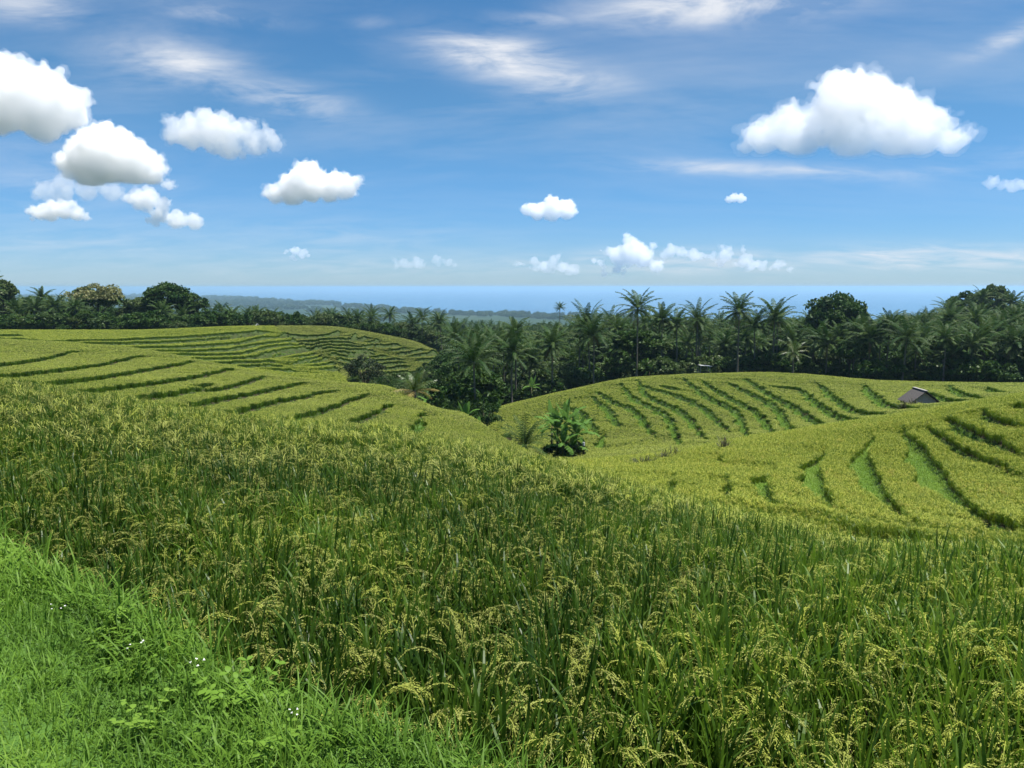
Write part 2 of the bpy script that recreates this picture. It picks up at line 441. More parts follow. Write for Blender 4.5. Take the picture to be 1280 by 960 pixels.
_ck = sorted(COLS)
_lnY, _S = [], []
for a in _ck:
    st = COLS[a]
    e = st[0]; ze = s_of_row(e[1]) * e[0]
    Ys = [.5, 3.0, 8.0] + [p[0] for p in st] + FLOOR_Y
    zs = [-1.8, -1.93, -1.93 + (ze + 1.93) * .26] + [s_of_row(p[1]) * p[0] for p in st] + floor_z(a)
    _lnY.append(np.log(Ys)); _S.append(np.array(zs) / np.array(Ys))
_lnY = np.array(_lnY).T; _S = np.array(_S).T                       # knots x columns
_cu = (np.array(_ck, float) - 640) / F
UG = np.linspace(-3, 3, 2401); VG = np.linspace(math.log(.5), math.log(1500), 1000)
_sm = lambda arr: np.array([pchip_eval(_cu, r, np.clip(UG, _cu[0], _cu[-1])) for r in arr])
KV, KS = _sm(_lnY), _sm(_S)                                        # knot positions along every bearing
TAB = np.array([pchip_eval(KV[:, i], KS[:, i], VG) for i in range(len(UG))])   # slope of the line of sight to the canopy

def knot_Y(k, u): return np.exp(np.interp(u, UG, KV[k]))           # 3 field edge, 4 hollow, 7 first crest, 8 hollow, 11 second crest

def base_canopy(x, y):
    x = np.asarray(x, float); y = np.maximum(np.asarray(y, float), .5)
    fu = np.clip((x / y + 3) / 6 * (len(UG) - 1), 0, len(UG) - 1.001)
    fv = np.clip((np.log(y) - VG[0]) / (VG[-1] - VG[0]) * (len(VG) - 1), 0, len(VG) - 1.001)
    i, j = fu.astype(int), fv.astype(int); a, b = fu - i, fv - j
    s = (TAB[i, j] * (1 - a) + TAB[i + 1, j] * a) * (1 - b) + (TAB[i, j + 1] * (1 - a) + TAB[i + 1, j + 1] * a) * b
    return s * y

def hit(px, py, ymin=2.0, ymax=400.0):
    """First point of the canopy that the line of sight through a pixel meets."""
    u, s = u_of_px(px, py), s_of_row(py)
    Y = np.exp(np.linspace(math.log(ymin), math.log(ymax), 4000))
    d = base_canopy(u * Y, Y) - s * Y
    k = np.nonzero(d >= 0)[0]
    if len(k) == 0: return None
    return Y[k[0]]

# terrace banks, traced as pixels then laid on the land: (points, bank width, step height, kind)
C6 = lambda *p: [(x / 4.571, 400 + y / 4.571) for x, y in p]
C7 = lambda *p: [(250 + x / 4.129, 400 + y / 4.129) for x, y in p]
C1 = lambda *p: [(x / 3.0476, 320 + y / 3.0476) for x, y in p]
C5 = lambda *p: [(700 + x / 2.207, 480 + y / 2.207) for x, y in p]
C4 = lambda *p: [(860 + x / 3.0476, 330 + y / 3.0476) for x, y in p]
C8 = lambda *p: [(940 + x / 3.765, 500 + y / 3.765) for x, y in p]
BANKS = []
def bank(kind, pts, w=None, h=None):
    W0 = {'L': .85, 'B': 1.7, 'D': 1.6, 'M': 1.3, 'R': 1.0, 'G': 1.3}[kind]; H0 = {'L': .42, 'B': .8, 'D': 1.2, 'M': .55, 'R': .28, 'G': .3}[kind]
    BANKS.append((kind, pts, w or W0, h or H0))
for p in [C6((-200,275),(0,245),(150,228),(280,205),(365,185)), C6((-200,330),(0,310),(200,290),(400,268),(600,240),(705,218)),
          C6((215,352),(400,335),(600,310),(800,280),(1010,245)), C6((515,390),(700,365),(900,345),(1100,315),(1245,287)),
          C6((760,437),(950,410),(1100,385),(1165,372)), C7((-40,335),(0,340),(100,340),(200,320),(300,292)),
          C7((-80,425),(0,410),(150,385),(300,360),(480,325)), C7((120,460),(250,435),(400,405),(550,380),(650,362)),
          C7((460,495),(600,460),(700,430),(830,385)), C7((760,512),(860,480),(970,432))]:
    bank('L', p)
bank('G', C7((1020,575),(1060,550),(1110,510),(1140,470)), 1.0)
bank('B', [(-60,418.5),(0,418.5),(27,418.5)], .9, .8); bank('B', [(-60,423),(0,423),(34,423)], .9)
for p in [C6((190,120),(500,115),(900,105),(1280,85)) + [(320,415.7)], C1((250,330),(450,330),(700,318),(900,300),(1000,290)),
          C1((390,348),(600,350),(750,340),(900,330),(1010,310),(1080,305)), C1((530,360),(700,360),(850,357),(960,340),(1060,325),(1110,320)),
          C1((640,372),(800,372),(930,365),(1030,345),(1140,335)), C1((735,386),(880,386),(980,380),(1060,362),(1160,347)),
          C1((830,402),(950,402),(1040,397)), C1((910,415),(1080,415)), C1((1030,430),(1120,428)), C1((1045,380),(1120,357),(1170,347)),
          C1((1090,390),(1150,375),(1200,365)), C1((1120,410),(1165,390),(1220,378)), C1((1165,408),(1200,395),(1245,387)),
          C1((1185,420),(1230,407),(1265,400)), C1((1215,432),(1280,415))]:
    bank('B', p)
for p in [((430,85),(580,85),(700,68),(720,55)), ((480,105),(750,105),(810,75)), ((520,125),(660,124),(800,122)), ((560,140),(700,140),(840,137),(890,125)),
          ((610,158),(870,155),(905,150)), ((650,175),(780,172),(900,165)), ((670,190),(930,180),(975,185)), ((700,210),(980,205),(1050,200)),
          ((720,225),(1000,222),(1070,215)), ((900,240),(1000,238),(1090,232)), ((930,275),(1010,272),(1090,262)), ((805,98),(860,88)), ((860,110),(920,98)),
          ((905,133),(1030,125)), ((970,160),(1080,140)), ((1020,178),(1150,158)), ((1060,188),(1230,165)), ((1110,208),(1240,190))]:
    bank('D', C7(*p))
for p in [((20,60),(70,75),(105,118)), ((100,35),(130,55),(165,105)), ((125,30),(160,50),(200,60),(240,95),(255,120)), ((150,125),(130,140),(125,165)),
          ((190,15),(215,40),(270,65),(315,95),(330,135)), ((235,10),(250,30),(310,60),(360,85),(390,125)), ((265,15),(330,30),(400,60),(450,105)),
          ((290,5),(330,15)), ((370,0),(420,35),(500,75),(525,130)), ((420,5),(480,40),(560,80),(595,125)), ((490,5),(560,35),(610,65),(645,115)),
          ((540,0),(600,35),(680,75),(730,105)), ((610,8),(660,10),(720,50),(770,80),(815,95)), ((730,8),(780,45),(830,75),(870,82))]:
    bank('M', C5(*p))
bank('M', C4((690,470),(740,510),(780,540),(850,545)), 1.5)
bank('M', C4((930,485),(1010,505),(1050,510))); bank('M', C4((1010,465),(1060,490),(1110,505))); bank('M', C4((1150,470),(1200,490)))
bank('R', C8((130,290),(85,380),(110,450),(150,490)), .9, .4); bank('R', C8((365,215),(330,300),(355,400),(410,500),(435,520)), 1.25)
bank('R', C8((580,160),(555,240),(600,330),(640,420),(720,510),(750,540)), 1.3)
bank('R', C8((740,130),(830,210),(880,270),(940,370),(1000,440),(1090,520),(1150,560)), 1.6)
bank('R', C8((1160,545),(1230,575),(1290,585)), 1.1)
bank('R', C8((845,115),(950,180),(1100,255),(1200,315),(1280,350)), .55, .4)
bank('R', C8((940,80),(1050,130),(1160,190),(1280,255)), 1.0, .45); bank('R', C8((1095,45),(1180,95),(1280,130)), .7, .4)
bank('R', C8((1245,10),(1300,40)), .9, .4); bank('R', C8((530,618),(700,630),(850,648),(975,664)), .6, .75)
bank('R', C5((465,240),(478,285),(476,312)), .45, .5); bank('R', C5((322,235),(325,265),(318,280)), .5); bank('R', C5((388,262),(378,290),(370,305)), .4)
bank('R', C5((455,180),(448,205)), .4)

def resample(P, step):
    seg = np.linalg.norm(np.diff(P, axis=0), axis=1); L = np.concatenate([[0], np.cumsum(seg)])
    t = np.linspace(0, L[-1], max(8, int(L[-1] / step)))
    return np.stack([np.interp(t, L, P[:, 0]), np.interp(t, L, P[:, 1])], 1), t, L[-1]

def smooth_px(pts):
    pts = np.array(pts, float)
    t = np.concatenate([[0], np.cumsum(np.linalg.norm(np.diff(pts, axis=0), axis=1))])
    q = np.linspace(0, t[-1], 40)
    if len(pts) < 3: return np.stack([np.interp(q, t, pts[:, 0]), np.interp(q, t, pts[:, 1])], 1)
    return np.stack([pchip_eval(t, pts[:, 0], q), pchip_eval(t, pts[:, 1], q)], 1)

BL = []
YMIN = {'L': 25, 'B': 95, 'D': 105, 'M': 62, 'R': 17, 'G': 25}
for kind, pts, w, h in BANKS:
    runs = [[]]; pts = [tuple(q) for q in pts]
    ex = {'M': .16, 'R': .08, 'D': .0, 'B': .03, 'L': .13, 'G': .1}[kind] * sum(math.dist(a, b) for a, b in zip(pts, pts[1:]))
    def beyond(a, b):
        d = math.dist(a, b) or 1; return (a[0] + (a[0] - b[0]) / d * ex, a[1] + (a[1] - b[1]) / d * ex)
    if ex > 0: pts = [beyond(pts[0], pts[1])] + pts + [beyond(pts[-1], pts[-2])]
    for px, py in smooth_px(pts):
        u = u_of_px(px, py)
        Y = hit(px, py, float(knot_Y(8, u)) * .97 if kind in 'BDM' else YMIN[kind], 330 if kind in 'BDM' else float(knot_Y(7, u)) + 4)
        if Y is None: continue
        q = np.array((u * Y, Y))
        if runs[-1] and np.linalg.norm(q - runs[-1][-1]) > .10 * Y + 2: runs.append([])     # a jump over a crest
        runs[-1].append(q)
    P = np.array(max(runs, key=len))
    if len(P) < 5: continue
    for _ in range(2): P[1:-1] = (P[:-2] + 2 * P[1:-1] + P[2:]) / 4
    Q, t, L = resample(P, max(.35, P[:, 1].mean() * .012))
    T = np.gradient(Q, axis=0); T /= np.linalg.norm(T, axis=1)[:, None] + 1e-9
    ph = RNG.uniform(0, 9)
    Q = Q + np.stack([-T[:, 1], T[:, 0]], 1) * {'R': .3, 'D': .5, 'B': .5}.get(kind, 1.0) * (.16 * np.sin(t * 1.1 + ph) + .1 * np.sin(t * 2.7 + ph * 2))[:, None]
    BL.append(dict(kind=kind, Q=Q, T=T, t=t, L=L, w=w, h=h))

def banks_at(x, y, reach=5.0):
    """Step height to add, and how deep in a bare bank each point lies (0 outside .. 1 inside)."""
    x = np.asarray(x, float).ravel(); y = np.asarray(y, float).ravel()
    dz = np.zeros(len(x)); inside = np.zeros(len(x)); green = np.zeros(len(x))
    for b in BL:
        Q, T = b['Q'], b['T']; wr = max(reach, 3 * b['w'])
        sel = np.nonzero((x > Q[:, 0].min() - wr) & (x < Q[:, 0].max() + wr) & (y > Q[:, 1].min() - wr) & (y < Q[:, 1].max() + wr))[0]
        for c in range(0, len(sel), 60000):
            ss = sel[c:c + 60000]
            dx = x[ss, None] - Q[None, :, 0]; dy = y[ss, None] - Q[None, :, 1]
            d2 = dx * dx + dy * dy; k = d2.argmin(1); r = np.arange(len(ss))
            ex, ey = dx[r, k], dy[r, k]
            sd = -ex * T[k, 1] + ey * T[k, 0]             # positive on the uphill (left) side
            al = ex * T[k, 0] + ey * T[k, 1]
            t = b['t'][k] + al; L = b['L']
            out = np.maximum(np.maximum(-t, t - L), 0)
            tp = np.clip(np.minimum(t, L - t) / min(.12 * L, 2.5) + .25, 0, 1); tp = tp * tp * (3 - 2 * tp)
            tp = np.where(out > .3, 0, tp)
            Lw = 1.2 + b['w'] * 1.6
            up_ = 1 / (1 + np.exp(-np.clip((sd + .12) / .07, -40, 40)))
            f = np.where(sd > -.12, np.exp(-np.maximum(sd, 0) / Lw), np.exp(np.minimum(sd + .12, 0) / Lw))
            dz[ss] += b['h'] * tp * f * (up_ - .5) * np.where(np.sqrt(d2[r, k]) < wr, 1, 0)
            wv = b['w'] * (np.clip(np.minimum(t, L - t) / (.4 * L), .06, 1) if b['kind'] == 'R' else np.clip(np.minimum(t, L - t) / (.3 * L), .12, 1) ** .7) * (.9 + .12 * np.sin(t * .9 + L))
            ins = ((sd < 0) & (sd > -wv) & (tp > .05)).astype(float)
            inside[ss] = np.maximum(inside[ss], ins)
            if b['kind'] in 'RMG': green[ss] = np.maximum(green[ss], ins)
    return dz, inside, green

# the grassy road bank the photograph is taken from
EDGE = np.array([(-40, 46), (-14, 16), (-6.3, 8.4), (-3.05, 4.85), (-1.64, 3.68), (.08, 2.54), (1.6, 1.5), (3.6, -.4), (12, -7)], float)
EP, _, _ = resample(EDGE, .12)
ET = np.gradient(EP, axis=0); ET /= np.linalg.norm(ET, axis=1)[:, None]
def bank_side(x, y):
    """Signed distance into the grass bank (positive) from its edge."""
    x = np.asarray(x, float).ravel(); y = np.asarray(y, float).ravel(); o = np.full(len(x), -9.0)
    near = np.nonzero((y < 48) & (x < 14))[0]
    for c in range(0, len(near), 20000):
        ss = near[c:c + 20000]
        dx = x[ss, None] - EP[None, :, 0]; dy = y[ss, None] - EP[None, :, 1]
        k = (dx * dx + dy * dy).argmin(1); r = np.arange(len(ss))
        o[ss] = -(-dx[r, k] * ET[k, 1] + dy[r, k] * ET[k, 0])
    return o

def rice_h(y): return np.interp(y, [19, 30], [.86, .60])     # the far plots stand lower
def noise2(x, y, f, seed=0.0):
    return (np.sin(x * f * 1.3 + 1.7 * np.sin(y * f * .9 + seed)) + np.sin(y * f * 1.1 + 2.1 * np.sin(x * f * .7 + seed * 2.3)) + np.sin((x + y) * f * .63 + seed)) / 3

def ground(x, y, with_banks=True):
    shp = np.shape(x); x = np.asarray(x, float).ravel(); y = np.asarray(y, float).ravel()
    z = base_canopy(x, y) - rice_h(y)
    if with_banks: z = z + banks_at(x, y)[0]
    z = z + .05 * noise2(x, y, .9) * np.clip(y / 10, .3, 1)
    sd = bank_side(x, y) + .12 * noise2(x, y, 2.3, 1)
    t = np.clip((sd + .22) / .42, 0, 1); t = t * t * (3 - 2 * t)
    zb = -1.56 + .05 * noise2(x, y, 2.0, 3) + .02 * noise2(x, y, 7.0, 5)
    z = z * (1 - t) + zb * t
    far = np.clip((y - 1100) / 900, 0, 1)
    if far.any():
        u = x / np.maximum(y, 1)
        coast = np.interp(u * F + 640, [-900, 100, 200, 350, 470, 560, 760, 1000, 1300, 2300], [16000, 12500, 10200, 6300, 4300, 3500, 3050, 2650, 2500, 2500])
        coast = coast * (1 + .05 * noise2(u * 60, y * 0, 1.0, 2))
        zp = -104 + 5 * noise2(x, y, .0016, 1) + 3 * noise2(x, y, .0041, 4) + 1.2 * noise2(x, y, .013, 6)
        zp = np.where(y < coast, zp - 8 * np.clip((y - coast * .8) / (coast * .2), 0, 1), -135)
        z = z * (1 - far) + zp * far
    return z.reshape(shp)

ug = np.concatenate([np.linspace(-3, -.8, 60)[:-1], np.linspace(-.8, .8, 860), np.linspace(.8, 3, 60)[1:]])
vg = np.concatenate([np.linspace(math.log(.5), math.log(14), 260)[:-1], np.linspace(math.log(14), math.log(260), 760)[:-1], np.linspace(math.log(260), math.log(17000), 200)])
Ug, Vg = np.meshgrid(ug, vg)
GY = np.exp(Vg); GX = Ug * GY
GZ = ground(GX, GY)
_, GI, GG = banks_at(GX, GY); GG = GG.reshape(GX.shape); GI = GI.reshape(GX.shape)
SB = bank_side(GX, GY).reshape(GX.shape)
gcode = np.where(SB > -.1, 1.0, np.where(GG > .5, .8, np.where(GI > .5, .3, np.where((GY > 95) & (GY < 300), .5, 0.0))))
nr, nc = GX.shape
ii = (np.arange(nr - 1)[:, None] * nc + np.arange(nc - 1)[None, :]).ravel()
gq = np.stack([ii, ii + 1, ii + nc + 1, ii + nc], 1)

m, nt, out = new_mat('ground_soil')
p = nt.nodes.new('ShaderNodeBsdfPrincipled'); p.inputs['Roughness'].default_value = .95; p.inputs['Specular IOR Level'].default_value = .1
soil = mixcol(nt, noise_fac(nt, 2.2, 6, .7), (.032, .027, .015), (.058, .048, .025))
grass = mixcol(nt, noise_fac(nt, 1.1, 6, .7), (.035, .085, .016), (.075, .15, .028))
pl = mixcol(nt, noise_fac(nt, .006, 8, .72, .38, .62), (.012, .032, .016), (.036, .060, .030))
pl = mixcol(nt, noise_fac(nt, .0022, 6, .7, .64, .70), pl, (.22, .21, .16))
at_ = nt.nodes.new('ShaderNodeAttribute'); at_.attribute_name = 'code'
sp = nt.nodes.new('ShaderNodeSeparateXYZ'); gp = nt.nodes.new('ShaderNodeNewGeometry'); nt.links.new(gp.outputs['Position'], sp.inputs[0])
far = nt.nodes.new('ShaderNodeMapRange'); far.inputs[1].default_value = 240; far.inputs[2].default_value = 330; nt.links.new(sp.outputs[1], far.inputs[0])
c = mixcol(nt, at_.outputs['Fac'], soil, grass)
nt.links.new(mixcol(nt, far.outputs[0], c, pl), p.inputs['Base Color']); nt.links.new(p.outputs[0], out.inputs['Surface'])
gm = np_mesh('ground', np.stack([GX, GY, GZ], -1), gq, m, smooth=True, attrs={'code': ('FLOAT', gcode)})
tag(link(bpy.data.objects.new('ground', gm)), kind='structure')
# road bank ground behind the camera, so that the sheet does not stop at its feet
bx, by = np.meshgrid(np.linspace(-30, 30, 60), np.linspace(-30, .52, 40))
bz = ground(bx, np.maximum(by, .5)) - .004
i2 = (np.arange(39)[:, None] * 60 + np.arange(59)[None, :]).ravel()
gb = np_mesh('road_bank', np.stack([bx, by, bz], -1), np.stack([i2, i2 + 1, i2 + 61, i2 + 60], 1), m, smooth=True, attrs={'code': ('FLOAT', np.ones(bx.size))})
tag(link(bpy.data.objects.new('road_bank', gb)), kind='structure')

# sea out to the horizon
m, nt, out = new_mat('sea_water')
p = nt.nodes.new('ShaderNodeBsdfPrincipled'); p.inputs['Roughness'].default_value = .22; p.inputs['Specular IOR Level'].default_value = .3
tc = nt.nodes.new('ShaderNodeNewGeometry'); mp = nt.nodes.new('ShaderNodeMapping'); mp.inputs['Scale'].default_value = (.35, 1, 1); nt.links.new(tc.outputs['Position'], mp.inputs[0])
nt.links.new(mixcol(nt, noise_fac(nt, .0007, 6, .6, .35, .7, mp.outputs[0]), (.025, .100, .20), (.05, .14, .25)), p.inputs['Base Color'])
nt.links.new(p.outputs[0], out.inputs['Surface'])
sv = [(-90000, 1600, -120), (90000, 1600, -120), (90000, 60000, -120), (-90000, 60000, -120)]
tag(link(bpy.data.objects.new('sea', np_mesh('sea', sv, np.array([(0, 1, 2, 3)]), m))), kind='structure')
# ------------------------------------------------------------------ rice: clumps of leaves and drooping panicles set out by the thousand
def tint_leaf_mat(name, stops, trans, rough, spec, jitter=.25, use='tint', nscale=None):
    m, nt, out = new_mat(name)
    f = inst_attr(nt, use)
    f = math_node(nt, 'ADD', f, math_node(nt, 'MULTIPLY', math_node(nt, 'SUBTRACT', rand_obj(nt), .5), jitter), True)
    r = nt.nodes.new('ShaderNodeValToRGB'); nt.links.new(f, r.inputs[0])
    el_ = r.color_ramp.elements
    while len(el_) < len(stops): el_.new(.5)
    for e, (pos, c) in zip(el_, stops): e.position = pos; e.color = (*c, 1)
    leaf_shader(nt, out, r.outputs[0], trans, rough, spec)
    return m

M_RICE = tint_leaf_mat('rice_leaf', [(0, (.030, .074, .008)), (.35, (.098, .185, .016)), (.7, (.165, .250, .022)), (1, (.23, .24, .032))], .46, .42, .3)
M_EAR = tint_leaf_mat('rice_ear', [(0, (.235, .255, .062)), (.4, (.29, .33, .050)), (.75, (.34, .37, .045)), (1, (.40, .34, .075))], .25, .6, .2, .5)
M_GRASS = tint_leaf_mat('grass_blade', [(0, (.072, .155, .019)), (.5, (.150, .275, .032)), (1, (.23, .345, .052))], .42, .5, .18, .4)

def arc(p, d, L, n, droop, rs, az=None):
    """A blade's midline: starts at p along d, bends towards the ground by droop radians."""
    d = np.asarray(d, float); d = d / np.linalg.norm(d)
    h = np.array([d[0], d[1], 0.0]); nh = np.linalg.norm(h)
    if nh < 1e-3: a = rs.uniform(0, 6.28); h = np.array([math.cos(a), math.sin(a), 0])
    else: h = h / nh
    th0 = math.asin(np.clip(d[2], -1, 1)); out = [np.asarray(p, float)]
    for i in range(n):
        th = th0 - droop * ((i + .5) / n) ** 1.5
        out.append(out[-1] + (h * math.cos(th) + np.array([0, 0, math.sin(th)])) * L / n)
    return np.array(out), np.array([-h[1], h[0], 0])

def taper(n, w): return w * np.clip(np.sin(np.linspace(.55, math.pi, n)) ** .8, .03, 1)

def rice_hill(seed):
    rs = np.random.default_rng(seed); g = Geo()
    for k in range(17):
        a = rs.uniform(0, 6.28); b = np.array([math.cos(a), math.sin(a), 0]) * rs.uniform(.01, .07)
        lean = rs.uniform(.02, .24); d = np.array([math.cos(a) * lean, math.sin(a) * lean, 1.0])
        st, sd_ = arc(b, d, rs.uniform(.5, .66), 3, .1, rs)
        ribbon(g, st, [.0035, .0033, .003, .0025], sd_, 0)
        for l in range(rs.integers(2, 5)):
            t = rs.uniform(.3, 1.0); q = st[0] * (1 - t) + st[-1] * t
            aa = a + rs.uniform(-1.6, 1.6); li = rs.uniform(.05, .30)
            pts, s_ = arc(q, (math.cos(aa) * li, math.sin(aa) * li, 1), rs.uniform(.26, .46), 5, rs.choice([.15, .25, .4, .6, 1.3]), rs)
            ribbon(g, pts, taper(6, rs.uniform(.006, .0095)), s_, 0)
        if rs.random() < .42:
            aa = a + rs.uniform(-1, 1)
            pts, s_ = arc(st[-1], (math.cos(aa) * .25, math.sin(aa) * .25, 1), rs.uniform(.26, .36), 8, rs.uniform(1.6, 2.7), rs)
            ribbon(g, pts, np.full(9, .0016), s_, 1)
            for j in range(2, 9):
                for side in (-1, 1):
                    dv = pts[j] - pts[j - 1]; dv /= np.linalg.norm(dv)
                    dv = dv + s_ * side * rs.uniform(.15, .5) + np.array([0, 0, -.25])
                    br, bs = arc(pts[j], dv, rs.uniform(.04, .075), 5, .5, rs)
                    for c in range(5):
                        e = br[c + 1]; sv_ = rs.normal(size=3); sv_ /= np.linalg.norm(sv_)
                        ax = (br[c + 1] - br[c]); ax /= np.linalg.norm(ax)
                        sv_ = np.cross(ax, sv_); sv_ /= np.linalg.norm(sv_) + 1e-9
                        g.add([e - ax * .0065, e + sv_ * .0036, e + ax * .0065, e - sv_ * .0036], quads=[(0, 1, 2, 3)], m=1)
    return g.mesh('rice_hill', [M_RICE, M_EAR])

def rice_tuft(seed, spread, nleaf, wl, near, wear, h=1.0, ear=1):
    rs = np.random.default_rng(seed); g = Geo()
    for k in range(nleaf):
        b = np.array([rs.uniform(-spread, spread), rs.uniform(-spread, spread), 0])
        a = rs.uniform(0, 6.28); li = rs.uniform(.02, .28)
        z0 = rs.uniform(0, .30); L = rs.uniform(.5, .66) * h
        pts, s_ = arc(b + (0, 0, z0), (math.cos(a) * li, math.sin(a) * li, 1), L, 3, rs.choice([.2, .5, 1.2]), rs)
        ribbon(g, pts, np.array([.7, 1, .8, .08]) * wl, s_, 0)
    for k in range(near):
        b = np.array([rs.uniform(-spread, spread), rs.uniform(-spread, spread), rs.uniform(.58, .72) * h])
        a = rs.uniform(0, 6.28)
        for j in range(ear):
            pts, s_ = arc(b, (math.cos(a) * .5 + rs.normal(0, .25), math.sin(a) * .5 + rs.normal(0, .25), .9), rs.uniform(.18, .27), 4, rs.uniform(1.6, 2.6), rs)
            ribbon(g, pts, np.array([.25, .7, 1, .9, .2]) * wear, s_, 1)
    return g.mesh('rice_tuft', [M_RICE, M_EAR])

def instancer(name, mats, protos, P, rot, scl, tint):
    """One object: points carrying rotation, scale and tint, each bearing one of the prototype meshes."""
    n = len(P)
    me = np_mesh(name, P, np.zeros((0, 3), int), mats, attrs={'rot': ('FLOAT_VECTOR', rot), 'scl': ('FLOAT', scl), 'tint': ('FLOAT', tint), 'idx': ('INT', RNG.integers(0, len(protos), n))})
    o = link(bpy.data.objects.new(name, me))
    ng = bpy.data.node_groups.new(name + '_planting', 'GeometryNodeTree')
    ng.interface.new_socket('Geometry', in_out='INPUT', socket_type='NodeSocketGeometry')
    ng.interface.new_socket('Geometry', in_out='OUTPUT', socket_type='NodeSocketGeometry')
    N = ng.nodes; gi = N.new('NodeGroupInput'); go = N.new('NodeGroupOutput')
    jn = N.new('GeometryNodeJoinGeometry')
    for pm in protos:
        po = bpy.data.objects.new(pm.name, pm)
        oi = N.new('GeometryNodeObjectInfo'); oi.inputs['Object'].default_value = po; oi.inputs['As Instance'].default_value = False
        ti = N.new('GeometryNodeGeometryToInstance'); ng.links.new(oi.outputs['Geometry'], ti.inputs[0]); ng.links.new(ti.outputs[0], jn.inputs[0])
    ip = N.new('GeometryNodeInstanceOnPoints'); ip.inputs['Pick Instance'].default_value = True
    def na(nm, typ):
        a = N.new('GeometryNodeInputNamedAttribute'); a.data_type = typ; a.inputs['Name'].default_value = nm; return a.outputs[0]
    mp = N.new('GeometryNodeMeshToPoints')
    ng.links.new(gi.outputs[0], mp.inputs[0]); ng.links.new(mp.outputs[0], ip.inputs['Points'])
    ng.links.new(jn.outputs[0], ip.inputs['Instance']); ng.links.new(na('idx', 'INT'), ip.inputs['Instance Index'])
    ng.links.new(na('rot', 'FLOAT_VECTOR'), ip.inputs['Rotation']); ng.links.new(na('scl', 'FLOAT'), ip.inputs['Scale'])
    ng.links.new(ip.outputs[0], go.inputs[0])
    md = o.modifiers.new('planting', 'NODES'); md.node_group = ng
    return o

def jgrid(y0, y1, d, umax=.8, xpad=1.0):
    ys = np.arange(y0, y1, d); out = []
    xm = umax * y1 + xpad
    X, Yv = np.meshgrid(np.arange(-xm, xm, d), ys)
    X = X.ravel() + RNG.uniform(-.42, .42, X.size) * d; Yv = Yv.ravel() + RNG.uniform(-.42, .42, Yv.size) * d
    k = (np.abs(X) < umax * Yv + xpad) & (Yv >= y0) & (Yv < y1)
    return X[k], Yv[k]

def in_poly(px, py, poly):
    poly = np.array(poly); inside = np.zeros(len(px), bool); n = len(poly); j = n - 1
    for i in range(n):
        xi, yi = poly[i]; xj, yj = poly[j]
        c = ((yi > py) != (yj > py)) & (px < (xj - xi) * (py - yi) / (yj - yi + 1e-12) + xi)
        inside ^= c; j = i
    return inside

def fields(x, y):
    """Which field each point belongs to: 0 none, 1 near field, 2 left spur, 3 right hill, 4 far left terraces, 5 green terraces, 6 middle hill."""
    u = x / y; a = u * F + 640
    z = base_canopy(x, y); px, py = to_px(x, y, z)
    zone = np.zeros(len(x), int)
    kY = {k: knot_Y(k, u) for k in (3, 4, 7, 8, 11)}
    zone[y < kY[4] + .5] = 1
    mid = (y >= kY[4] + .5) & (y < kY[7] + np.clip((kY[8] - kY[7]) * .6, 2, 6))
    zone[mid & (a < 690)] = 2; zone[mid & (a >= 690)] = 3
    back = (y >= kY[7] + np.clip((kY[8] - kY[7]) * .6, 2, 6)) & (y < kY[11] + 4)
    ridge = np.interp(py, [404, 412, 425, 440, 455, 470, 490], [343, 348, 366, 392, 414, 432, 440])
    zone[back & (a < 560) & (px < ridge)] = 4
    g5 = back & (a < 575) & (px >= ridge) & (py < np.interp(px, [340, 440, 480, 520, 552], [470, 472, 470, 462, 446])) & (px < 553)
    zone[g5] = 5
    zone[back & (a > 596) & ((a > 640) | (y > 95))] = 6
    return zone, px, py

M_ALL = [M_RICE, M_EAR]
LOD = {}
LOD[0] = [rice_hill(s) for s in range(9)]
LOD[1] = [rice_tuft(40 + s, .07, 36, .0080, 3, .0050, 1.0, 4) for s in range(8)]
LOD[2] = [rice_tuft(60 + s, .14, 36, .011, 8, .0090, 1.0, 2) for s in range(8)]
LOD[3] = [rice_tuft(80 + s, .19, 38, .016, 18, .016, 1.0, 1) for s in range(8)]
LOD[4] = [rice_tuft(95 + s, .26, 40, .026, 20, .025, 1.0, 1) for s in range(8)]
SPEC = [(2.0, 11.5, .235, 0), (11.5, 20, .225, 1), (20, 27, .24, 1), (27, 62, .19, 2), (62, 100, .29, 3), (100, 250, .42, 4)]
PTS = []
for y0, y1, d, lod in SPEC:
    x, y = jgrid(y0, y1, d, .80, 1.5)
    zone, px, py = fields(x, y)
    dz, ins, gr = banks_at(x, y)
    sb = bank_side(x, y) + .15 * noise2(x, y, 2.3, 1)
    hc = at(1150, 500, 80); k = (zone > 0) & (ins < .5) & (sb < -.52) & ((x - hc.x) ** 2 + (y - hc.y) ** 2 > 2.3 ** 2)
    PTS.append((x[k], y[k], zone[k], px[k], py[k], np.full(k.sum(), lod)))
x, y, zone, px, py, lod = (np.concatenate(c) for c in zip(*PTS))
z = ground(x, y)
patchn = noise2(x, y, .55, 2) * .5 + noise2(x, y, 1.7, 9) * .5
BASE_T = np.array([0, .13, .26, .62, .50, .10, .30])[zone]
tint = BASE_T + .16 * patchn + .03 * noise2(x, y, .12, 4)
tint = tint + np.where(zone == 1, .24 * np.exp(-((px - 400) / 150) ** 2 - ((py - 640) / 35) ** 2) + np.clip((px - 700) / 1500, 0, .25) + np.clip((y - 12) / 36, 0, .15), 0)
